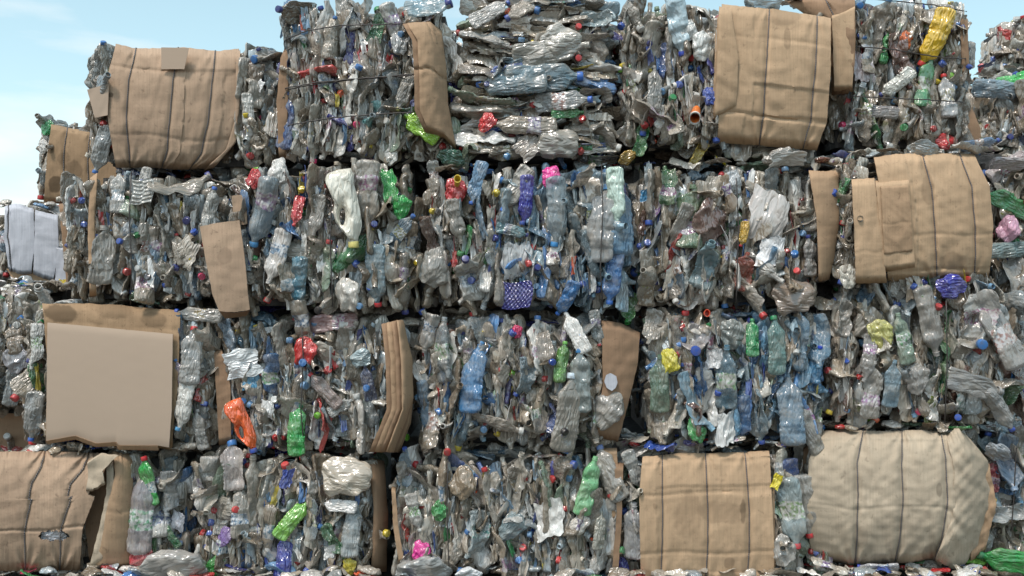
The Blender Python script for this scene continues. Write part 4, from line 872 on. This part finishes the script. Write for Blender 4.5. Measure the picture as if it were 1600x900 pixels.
 ('M', 'scrap', 378, 568, 58, 78, (235, 238, 238), 1.0, None, 'long torn white film strip', .08, 0),
 ('M', 'wad', 478, 550, 48, 20, (205, 45, 45), .95, None, 'faded red crushed cup', .05, 0),
 ('M', 'nice', 464, 672, 80, 355, (30, 165, 70), .65, (30, 120, 80), 'green bottle upright at the bottom', .06, 0),
 ('M', 'nice', 508, 610, 70, 320, (170, 150, 145), .6, (210, 60, 70), None, .05, 0),
 ('M', 'wad', 532, 636, 38, 60, (195, 196, 192), .7, None, None, .05, 0),
 ('M', 'scrap', 392, 592, 34, 0, (70, 150, 190), .8, None, 'light blue film', .05, 0),
 ('M', 'wad', 356, 520, 60, 0, (120, 150, 175), .45, None, None, .06, 0),
 ('M', 'wad', 475, 510, 80, 40, (160, 150, 135), .6, None, None, .05, 0),
 ('M', 'wad', 564, 560, 36, 70, (165, 185, 190), .8, None, None, .05, 0),
 ('M', 'nice', 575, 598, 60, 350, (60, 75, 110), .6, None, None, .04, 0),
 ('M', 'scrap', 418, 640, 32, 0, (225, 225, 222), 1.0, None, 'crumpled white film', .06, 0),
 ('M', 'nice', 515, 505, 90, 270, (200, 160, 160), .5, (210, 50, 60), None, .04, 0),
 ('N', 'nice', 886, 645, 120, 15, (160, 155, 145), .6, (200, 215, 225), 'long dusty bottle with a white cap', .07, 0),
 ('N', 'nice', 878, 566, 64, 3, (85, 145, 60), .85, (110, 180, 80), 'green bottle with a light green cap', .07, 0),
 ('N', 'wad', 808, 518, 22, 0, (235, 60, 115), 1.0, None, 'pink bottle top', .06, 0),
 ('N', 'nice', 900, 520, 70, 335, (222, 220, 214), 1.0, None, 'white bottle pinched in two', .06, 0),
 ('N', 'wad', 932, 512, 50, 0, (150, 160, 162), .5, None, None, .05, 0),
 ('N', 'nice', 740, 590, 110, 0, (70, 140, 195), .5, None, 'blue streaked bottle', .05, 0),
 ('N', 'nice', 908, 595, 100, 0, (150, 165, 165), .5, (60, 140, 200), None, .06, 0),
 ('N', 'scrap', 656, 582, 40, 330, (215, 212, 205), .95, None, None, .06, 0),
 ('N', 'wad', 820, 590, 56, 0, (140, 165, 178), .5, None, None, .05, 0),
 ('N', 'wad', 670, 520, 54, 0, (172, 170, 165), .5, None, None, .06, 0),
 ('N', 'wad', 952, 640, 66, 30, (180, 180, 175), .45, None, None, .08, 0),
 ('N', 'wad', 730, 555, 40, 0, (165, 160, 150), .6, None, None, .05, 0),
 ('O', 'wad', 1144, 520, 50, 0, (130, 140, 138), .7, None, None, .06, 0),
 ('O', 'wad', 1088, 672, 44, 340, (25, 150, 65), .75, None, 'bright green crushed bottle', .06, 0),
 ('O', 'wad', 1045, 565, 40, 0, (222, 210, 50), .8, None, 'yellow printed film', .05, 0),
 ('O', 'nice', 1175, 528, 60, 0, (25, 150, 80), .7, (30, 130, 80), 'green bottle near the top', .05, 0),
 ('O', 'scrap', 1115, 560, 36, 0, (230, 230, 230), 1.0, None, None, .06, 0),
 ('O', 'scrap', 1135, 670, 60, 0, (225, 225, 222), .9, None, 'torn white film at the bottom', .06, 0),
 ('O', 'nice', 1135, 590, 100, 0, (105, 145, 165), .4, None, None, .05, 0),
 ('O', 'nice', 1212, 540, 90, 5, (120, 165, 160), .45, (35, 140, 90), None, .05, 0),
 ('O', 'nice', 1235, 640, 110, 0, (120, 155, 180), .4, None, None, .05, 0),
 ('O', 'wad', 1262, 670, 76, 30, (175, 175, 170), .45, None, None, .06, 0),
 ('O', 'nice', 1275, 570, 60, 10, (70, 150, 200), .5, (30, 70, 190), None, .05, 0),
 ('O', 'nice', 1030, 600, 90, 0, (110, 140, 120), .5, None, None, .05, 0),
 ('O', 'wad', 1090, 530, 70, 30, (178, 172, 174), .45, None, None, .06, 0),
 ('O', 'wad', 1020, 510, 50, 0, (165, 160, 150), .5, None, None, .05, 0),
 ('P', 'wad', 1376, 520, 50, 340, (205, 200, 110), .75, None, 'yellowish mesh printed film', .06, 0),
 ('P', 'wad', 1358, 558, 66, 0, (170, 168, 164), .4, None, None, .06, 0),
 ('P', 'nice', 1362, 610, 90, 10, (178, 176, 170), .42, None, None, .06, 0),
 ('P', 'nice', 1410, 530, 80, 345, (150, 175, 155), .45, None, None, .05, 0),
 ('P', 'nice', 1450, 500, 110, 170, (172, 168, 162), .45, None, None, .05, 0),
 ('P', 'wad', 1430, 590, 50, 0, (178, 176, 172), .4, None, None, .06, 0),
 ('P', 'nice', 1392, 600, 74, 5, (140, 170, 185), .45, None, None, .06, 0),
 ('P', 'wad', 1528, 500, 78, 20, (185, 185, 180), .5, None, None, .07, 0),
 ('P', 'wad', 1520, 600, 100, 90, (172, 172, 170), .38, None, None, .06, 0),
 ('P', 'nice', 1560, 520, 120, 340, (178, 176, 172), .42, None, None, .06, 0),
 ('P', 'wad', 1318, 492, 60, 0, (150, 146, 138), .5, None, None, .06, 0),
 ('P', 'nice', 1562, 640, 80, 140, (176, 178, 178), .45, (50, 80, 170), None, .07, 0),
 ('P', 'std', 1452, 640, 44, 0, (110, 125, 50), .8, None, None, .05, 0),
 ('P', 'wad', 1300, 560, 30, 0, (90, 85, 78), .6, None, None, .02, 0),
 ('Q', 'nice', 232, 752, 78, 350, (35, 175, 75), .65, (205, 40, 50), 'green bottle with a red cap', .05, 0),
 ('Q', 'nice', 222, 800, 130, 0, (170, 165, 170), .42, None, None, .05, 0),
 ('Q', 'nice', 266, 836, 50, 320, (20, 95, 50), .75, (210, 45, 55), 'dark green bottle', .05, 0),
 ('Q', 'wad', 84, 838, 40, 90, (200, 200, 205), .8, None, 'crumpled plastic showing through the ragged hole', .055, 0),
 ('Q', 'wad', 262, 770, 60, 0, (160, 165, 168), .42, None, None, .04, 0),
 ('Q', 'wad', 220, 866, 44, 30, (185, 50, 65), .75, None, 'red striped film', .05, 0),
 ('Q', 'scrap', 277, 815, 34, 10, (205, 205, 212), 1.0, None, 'pale grey triangular scrap', .06, 0),
 ('R', 'nice', 456, 812, 70, 35, (115, 180, 60), .9, None, 'light green jug leaning to the right', .06, 0),
 ('R', 'wad', 352, 838, 34, 30, (125, 95, 160), .9, None, 'purple lump', .06, 0),
 ('R', 'wad', 540, 742, 80, 100, (190, 178, 160), .85, None, 'crumpled beige sheet', .07, 0),
 ('R', 'nice', 530, 790, 56, 280, (222, 220, 216), .95, None, 'white crushed bottle', .06, 0),
 ('R', 'scrap', 448, 748, 34, 10, (40, 70, 160), .95, None, 'dark blue film', .06, 0),
 ('R', 'wad', 368, 728, 66, 0, (185, 176, 172), .5, None, None, .06, 0),
 ('R', 'wad', 336, 884, 40, 50, (45, 140, 60), .85, None, 'green lump near the ground', .06, 0),
 ('R', 'std', 442, 870, 60, 0, (45, 55, 150), .9, None, 'blue crushed bottle near the ground', .06, 0),
 ('R', 'std', 522, 845, 60, 160, (25, 95, 55), .8, None, None, .05, 0),
 ('R', 'wad', 545, 884, 30, 0, (225, 205, 70), .9, None, 'yellow film near the ground', .06, 0),
 ('R', 'nice', 550, 830, 80, 0, (170, 180, 182), .5, None, None, .05, 0),
 ('R', 'nice', 376, 800, 80, 0, (180, 175, 165), .5, (200, 225, 230), None, .05, 0),
 ('R', 'scrap', 515, 862, 24, 0, (230, 228, 224), 1.0, None, None, .07, 0),
 ('S', 'nice', 918, 760, 92, 10, (130, 200, 140), .65, None, 'pale green ribbed bottle', .06, 0),
 ('S', 'wad', 686, 798, 34, 0, (35, 150, 70), .85, None, 'green crushed bottle', .05, 0),
 ('S', 'wad', 660, 860, 40, 30, (225, 30, 150), .9, None, 'magenta film near the ground', .03, 0),
 ('S', 'wad', 634, 730, 56, 0, (140, 170, 190), .5, None, None, .06, 0),
 ('S', 'wad', 724, 755, 54, 0, (150, 130, 105), .8, None, None, .06, 0),
 ('S', 'nice', 648, 800, 60, 170, (190, 188, 182), .6, (225, 225, 220), None, .06, 0),
 ('S', 'wad', 745, 836, 66, 20, (165, 178, 180), .6, None, None, .06, 0),
 ('S', 'wad', 800, 820, 50, 40, (130, 150, 155), .7, None, None, .06, 0),
 ('S', 'scrap', 858, 810, 66, 350, (222, 220, 214), .95, None, 'torn whitish strip', .06, 0),
 ('S', 'wad', 905, 820, 36, 40, (222, 216, 206), .95, None, None, .06, 0),
 ('S', 'wad', 936, 830, 50, 0, (172, 172, 160), .6, None, None, .06, 0),
 ('S', 'wad', 972, 885, 30, 0, (40, 45, 150), .9, None, 'royal blue film near the ground', .04, 0),
 ('S', 'nice', 952, 740, 90, 330, (180, 176, 168), .6, (100, 130, 190), None, .04, 0),
 ('T', 'nice', 990, 830, 90, 0, (180, 182, 184), .5, None, None, .05, 0),
 ('T', 'wad', 990, 735, 60, 0, (185, 186, 182), .5, None, None, .05, 0),
 ('T', 'scrap', 1214, 752, 26, 20, (235, 215, 40), 1.0, None, 'small yellow film', .07, 0),
 ('T', 'nice', 1238, 800, 110, 170, (170, 188, 190), .45, (200, 60, 70), None, .06, 0),
 ('T', 'nice', 1256, 790, 100, 175, (185, 184, 178), .45, (215, 40, 50), None, .07, 0),
 ('T', 'wad', 1222, 860, 50, 0, (178, 176, 170), .6, None, None, .06, 0),
 ('T', 'nice', 1222, 725, 60, 0, (185, 184, 170), .55, (40, 55, 150), None, .05, 0),
 ('V', 'nice', 1580, 876, 110, 280, (40, 165, 75), .6, (40, 130, 80), 'green bottle lying at the lower right corner', .10, 0),
 ('V', 'wad', 1578, 722, 70, 20, (130, 155, 180), .5, None, None, .05, 0),
 ('V', 'wad', 1552, 742, 48, 0, (185, 70, 90), .7, None, 'reddish film', .05, 0),
 ('V', 'wad', 1580, 800, 66, 90, (190, 195, 195), .5, None, None, .05, 0),
 ('F2', 'wad', 1576, 358, 44, 0, (235, 175, 200), .95, None, 'pink crumpled cup', .08, 0),
 ('F2', 'nice', 1578, 318, 90, 300, (40, 150, 75), .65, None, 'green ribbed bottle', .06, 0),
 ('F2', 'nice', 1575, 390, 80, 80, (150, 175, 175), .45, (215, 40, 50), None, .06, 0),
 ('F2', 'wad', 1580, 262, 60, 60, (200, 185, 185), .5, None, None, .06, 0),
 ('F2', 'wad', 1590, 440, 80, 40, (178, 178, 174), .5, None, None, .06, 0),
 ('K', 'wad', 1326, 430, 40, 0, (215, 212, 200), .9, None, None, .05, 0),
 ('K', 'wad', 1486, 446, 50, 90, (40, 40, 160), .85, None, 'royal blue crushed bottle under the cardboard', .06, 0),
 ('K', 'wad', 1316, 300, 40, 0, (30, 140, 70), .6, None, 'green bottle', .04, 0),
 ('F', 'wad', 1560, 140, 70, 90, (140, 170, 190), .5, None, None, .05, 0),
 ('F', 'nice', 1586, 124, 60, 80, (60, 200, 90), .8, None, 'bright green bottle', .06, 0),
 ('W', 'wad', 74, 200, 26, 0, (40, 165, 90), .9, None, 'green film', .05, 0),
 ('W', 'wad', 68, 228, 24, 0, (215, 212, 205), .9, None, None, .05, 0),
 ('Y', 'wad', 46, 480, 80, 60, (200, 200, 196), .5, None, None, .06, 0),
 ('Y', 'wad', 24, 560, 50, 0, (150, 150, 156), .8, None, None, .07, 0),
 ('Y', 'nice', 20, 600, 70, 10, (150, 158, 160), .4, (70, 150, 210), None, .06, 0),
]
for (bk, kind, u, v, lp, ang, col, op, cc, lab, off, yw) in HERO:
    if kind == 'wad' and op < 0.72 and rnd.random() < 0.8:    # most of the clear lumps are crushed bottles
        kind = rnd.choice(['std', 'std', 'nice']); lp *= 1.15; ang = ang + rnd.uniform(-15, 15) if ang > 45 else rnd.choice([0, 180]) + rnd.uniform(-25, 25); cc = cap_col_srgb() if rnd.random() < .4 else None
    b = BALES[bk]; var = rnd.choice(LIB[kind]); b.keep.append((u, v, lp))
    if kind == 'scrap': op = max(op, .75)
    a = math.radians(ang); ld = np.array([math.sin(a), rnd.gauss(0, .08), math.cos(a)]); R3 = frame(ld, [rnd.gauss(0, .25), 1, rnd.gauss(0, .15)])
    k = (DIST + b.Y) / FPX; sc = lp * k / var['dim'][2]
    if var['neck'] is not None: sc = min(sc, 1.2)
    p = P(u, v, b.Y); p = P(u, v, b.face_y(p[0], p[2]) + 0.02 - off * 0.75)
    nm = {'jug': 'jug', 'wad': 'crumpled_plastic', 'scrap': 'torn_film'}.get(kind)
    b.part(kind, p, R3, sc, lin(col), op, capc=lin(cc) if cc else None, label=lab, var=var, name=nm); b.count += 1
# orange cup with a white rim, dark blue moulded tray
cV2, cF2 = lathe([(0.004, 0.0), (0.026, 0.0), (0.027, 0.003), (0.033, 0.085), (0.0355, 0.086), (0.0355, 0.091), (0.032, 0.091), (0.026, 0.01), (0.004, 0.008)], 28)
def cup(b, u, v, R3, sc, col, rimc, label):
    me = mesh_from('cup', cV2 * np.array([1, 0.8, 1]), cF2, M_CAP, sharp=35); p = P(u, v, b.Y - 0.03)
    o = link('cup', me, b.root, M44(R3, p - b.loc, sc), label); o.color = (*lin(col), 1)
    rV, rF = lathe([(0.0325, 0.083), (0.037, 0.083), (0.037, 0.093), (0.0315, 0.093), (0.031, 0.06)], 28)
    r_ = link('rim', mesh_from('rim', rV * np.array([1, 0.8, 1]), rF, M_CAP, sharp=35), o); r_.color = (*lin(rimc), 1)
def put_jug(b, u, v, rot, sx, sc, col, capc, label, y):
    R3 = roty(math.radians(rot)) @ np.diag([sx, 1, 1]); p = P(u, v, y); o = link('jug', JUG_ME, b.root, M44(R3, p - b.loc, sc), label); o.color = (*lin(col), 1)
    c = link('cap', CAP_ME, o, M44(frame([0.05, 0, -1], [0, 1, 0]), np.array([(552 - 540) / 375, 0, (320 - 377) / 375]), 1.25)); c.color = (*lin(capc), 1)
    nk = link('neck_ring', NECK_ME, o, M44(frame([0.05, 0, -1], [0, 1, 0]), np.array([(552 - 540) / 375, 0, (320 - 374) / 375]), 1.2)); nk.color = (*lin(col), 1)
    b.keep.append((u, v, 110 * sc)); b.count += 1
put_jug(H_, 540, 320, 0, 1, 1.0, (236, 231, 214), (232, 218, 130), 'cream white handled jug with a pale yellow cap', -0.085)
put_jug(M_, 378, 662, -12, 1, 0.72, (240, 98, 30), (60, 90, 180), 'orange handled jug', -0.05)
cup(D_, 1088, 172, frame([-0.25, -0.8, -0.65], [1, 0, 0]), 0.8, (240, 125, 35), (230, 228, 220), 'orange cup with a white rim')
cup(O_, 1102, 490, frame([0, -1, 0.1], [1, 0, 0]), 0.42, (240, 80, 40), (240, 90, 50), 'small bright orange lid')
cup(I_, 714, 288, frame([0.1, -0.9, 0.4], [1, 0, 0]), 0.5, (225, 195, 50), (230, 200, 60), 'yellow lid on the red pot')
def tray(b, u0, v0, u1, v1, y, col, label, nx=7, nz=5):
    n_ = 44; U, W = np.meshgrid(np.linspace(0, 1, n_), np.linspace(0, 1, n_), indexing='xy'); r = Crumple(np.random.RandomState(5), 4, (4, 12))
    px, pv = u0 + (u1 - u0) * U + 3 * np.sin(W * 4), v0 + (v1 - v0) * W + 2 * np.sin(U * 5)
    Y = y - 0.0028 * np.clip(np.sin(U * math.pi * nx * 2) * np.sin(W * math.pi * nz * 2) * 2, -1, 1) + 0.006 * r(np.stack([U * .1, W * 0, W * .1], -1))
    k = (DIST + Y) / FPX; A = np.stack([(px - 800) * k, Y, CAMZ + (450 - pv) * k], -1).reshape(-1, 3)
    B = A + np.array([0, 0.003, 0]); F = grid_faces(n_, n_ - 1, wrap=False); m = n_ * n_
    e = np.vstack([F[:, [0, 1]], F[:, [1, 2]], F[:, [2, 3]], F[:, [3, 0]]]); ks = np.sort(e, 1); kk = ks[:, 0] * m + ks[:, 1]; uq, ix, cn = np.unique(kk, return_index=True, return_counts=True); be = e[ix[cn == 1]]
    me = mesh_from('tray', np.vstack([A, B]) - b.loc, np.vstack([F, F[:, ::-1] + m, np.stack([be[:, 1], be[:, 0], be[:, 0] + m, be[:, 1] + m], -1)]), M_PET, sharp=40, attrs={'along': np.full(2 * m, .9)})
    o = link('tray', me, b.root, label=label); o.color = (*lin(col), 0.9)
tray(I_, 786, 440, 830, 482, -0.055, (45, 45, 135), 'dark blue moulded tray')
tray(G_, 205, 280, 238, 318, -0.03, (180, 180, 174), 'grey ribbed tray', 1, 6)

for b in BALES.values():
    if b.key in ('G','H','I','J','M','N','O','P','R','S','B','C','D','E'): b.n = max(20, 86 - b.count)
    b.fill()

# wires round the bottle bales
def wire(b, pts, y=-0.048):
    q = []
    for i in range(len(pts) - 1):
        for t in np.linspace(0, 1, 10, endpoint=False):
            u = pts[i][0] * (1 - t) + pts[i + 1][0] * t; v = pts[i][1] * (1 - t) + pts[i + 1][1] * t
            pp = P(u, v, b.Y); q.append(P(u, v, b.face_y(pp[0], pp[2]) + y + rnd.uniform(-.002, .002)) + np.array([0, 0, rnd.uniform(-.0015, .0015)]))
    q.append(P(*pts[-1], b.Y + 0.1)); q.insert(0, P(*pts[0], b.Y + 0.1)); tube('wire', q, 0.0026, M_WIRE, b.root, b.loc)
wire(B_, [(446, 62), (480, 48), (530, 40), (600, 38), (640, 36)]); wire(B_, [(446, 138), (500, 128), (560, 123), (620, 118), (656, 114)]); wire(B_, [(450, 196), (520, 184), (600, 178), (670, 174)])
wire(B_, [(450, 140), (500, 130), (560, 124), (620, 120), (656, 116)], -0.04)
wire(E_, [(1330, -4), (1400, 2), (1460, 8), (1510, 18)]); wire(E_, [(1330, 72), (1400, 78), (1470, 90), (1512, 92)]); wire(E_, [(1330, 150), (1400, 154), (1450, 156), (1512, 160)])
wire(M_, [(470, 488), (474, 560), (470, 640), (476, 710)]); wire(G_, [(205, 270), (202, 340), (206, 420), (204, 480)]); wire(I_, [(940, 258), (942, 330), (938, 420), (942, 486)]); wire(V_, [(1588, 700), (1584, 780), (1580, 830)])
wire(P_, [(1478, 456), (1480, 560), (1476, 668)]); wire(S_, [(700, 706), (698, 800), (702, 896)]); wire(J_, [(1150, 262), (1154, 360), (1150, 484)]); wire(H_, [(520, 260), (516, 380), (520, 488)])

# ------------------------------------------------------------------ loose things lying on and between the bales
def loose(kind, u, v, lp, ang, col, op, cc, label, cat, y, group=None):
    var = rnd.choice(LIB[kind]); a = math.radians(ang); k = (DIST + y) / FPX; sc = lp * k / var['dim'][2]
    R3 = frame([math.sin(a), 0.05, math.cos(a)], [0.1, 0.7, 0.7] if kind != 'scrap' else [0.1, 0.6, 0.8])
    nm = {'jug': 'jug', 'wad': 'crumpled_bag', 'scrap': 'torn_film'}.get(kind, 'crushed_bottle')
    o = link(nm, var['me'], None, M44(R3, P(u, v, y), sc)); o.color = (*lin(col), op); tag(o, label, cat, group)
    if cc and var['neck']:
        pos, rot, _, _, cs = var['neck']; c = link('cap', CAP_ME, o, M44(rot, pos - rot @ np.array([0, 0, 0.015 * cs]), cs * 1.02)); c.color = (*lin(cc), 1)
loose('wad', 706, 248, 46, 110, (30, 90, 70), 1.0, None, 'dark green crumpled bag squeezed out below the curved brown cardboard', 'bag', 0.02)
loose('scrap', 1230, 250, 60, 85, (215, 212, 205), 1.0, None, 'white crushed tub lying in the gap under the tan cardboard sheet', 'tub', -0.02)
loose('wad', 1222, 242, 40, 80, (170, 165, 158), .7, None, 'grey crumpled bag in the gap beside the white crushed tub', 'bag', 0.02)
loose('wad', 980, 246, 34, 60, (180, 140, 40), .9, None, 'golden brown wrapper in the dark gap right of the sideways bottles', 'wrapper', 0.06)
loose('nice', 1530, 224, 60, 80, (90, 130, 170), .6, (60, 90, 170), 'blue crushed bottle on top of the golden cardboard bale', 'bottle', 0.12)
loose('wad', 1440, 236, 52, 95, (165, 172, 172), .6, None, 'clear crumpled bag resting on the golden cardboard bale', 'bag', 0.06)
loose('wad', 1190, 4, 60, 90, (190, 215, 228), .85, None, 'pale blue bag lying on top of the tan cardboard sheet', 'bag', 0.12)
loose('nice', 1580, 255, 66, 90, (190, 180, 180), .5, (40, 110, 200), 'clear bottle with a blue cap right of the golden cardboard top', 'bottle', 0.08)
loose('nice', 1372, 886, 60, 262, (205, 205, 210), .6, (30, 60, 170), 'clear bottle with a blue cap on the ground under the beige wrapped bale', 'bottle', 0.0)
loose('wad', 270, 888, 100, 88, (178, 174, 168), .6, None, 'large clear bag lying at the foot of the torn cardboard bale', 'bag', -0.07)
loose('wad', 665, 892, 90, 92, (168, 172, 172), .6, None, 'crumpled clear bag on the ground right of the lower dark gap', 'bag', -0.08)
loose('wad', 732, 897, 44, 90, (235, 238, 240), 1.0, None, 'white bag on the ground at the bottom centre', 'bag', -0.12)
loose('wad', 1560, 706, 44, 120, (180, 188, 195), .5, None, 'clear bag at the upper right corner of the beige wrapped bale', 'bag', 0.06)
loose('nice', 1020, 704, 70, 90, (120, 118, 112), .6, None, 'grey crushed bottle in the dark gap above the golden front with three cords', 'bottle', 0.16)
loose('wad', 1070, 700, 60, 90, (150, 150, 148), .6, None, 'grey bag squeezed above the golden front with three cords', 'bag', 0.06)
# fine litter on the ledges and along the foot of the wall
lit = Mass()
def litter(u0, u1, v, Y0, Y1, n_, s=0.5):
    for i in range(n_):
        y = rnd.uniform(Y0, Y1); k = (DIST + (Y0)) / FPX; z = CAMZ + (450 - v) * k
        g = rnd.choice(LIB[rnd.choice(['std', 'wad', 'scrap'])]); V, F, al = g['lo'][:3]; c, o = body_col(0, 0)
        if rnd.random() < 0.2: c = cap_col(); o = .9
        R3 = frame([rnd.gauss(0, 1), rnd.gauss(0, .6), rnd.gauss(0, .15)], [0.1, 0.1, 1]); x = (rnd.uniform(u0, u1) - 800) * (DIST + Y0) / FPX
        lit.add(V, F, al, c, min(1, o + .2), R3, np.array([x, y, z + rnd.uniform(0.0, 0.02)]), rnd.uniform(0.4, 0.8) * s / 0.5 * 0.7)
litter(-20, 1620, 914, -0.16, 0.02, 110, .55); litter(1262, 1560, 898, -0.02, 0.2, 46, .6); litter(120, 300, 902, -0.1, 0.0, 20, .6); litter(70, 300, 704, 0.02, 0.2, 26); litter(970, 1260, 700, 0.0, 0.3, 40); litter(970, 1330, 254, 0.04, 0.4, 40); litter(1290, 1540, 672, 0.04, 0.2, 24)
litter(1330, 1560, 238, 0.06, 0.22, 26); litter(-10, 66, 322, 0.65, 1.2, 26, 0.45); litter(0, 110, 450, 0.2, 0.5, 34, 0.5); litter(690, 760, 262, 0.0, 0.3, 14)
litter(1530, 1700, 106, 0.65, 1.0, 30, .5); litter(990, 1010, 702, 0.1, 0.5, 12); litter(1230, 1260, 0, 0.2, .4, 6)
lo = link('litter', lit.mesh('litter'), kind='stuff'); lo['label'] = 'loose plastic litter on the ledges and at the foot of the bales'
print('objects', len(bpy.data.objects))
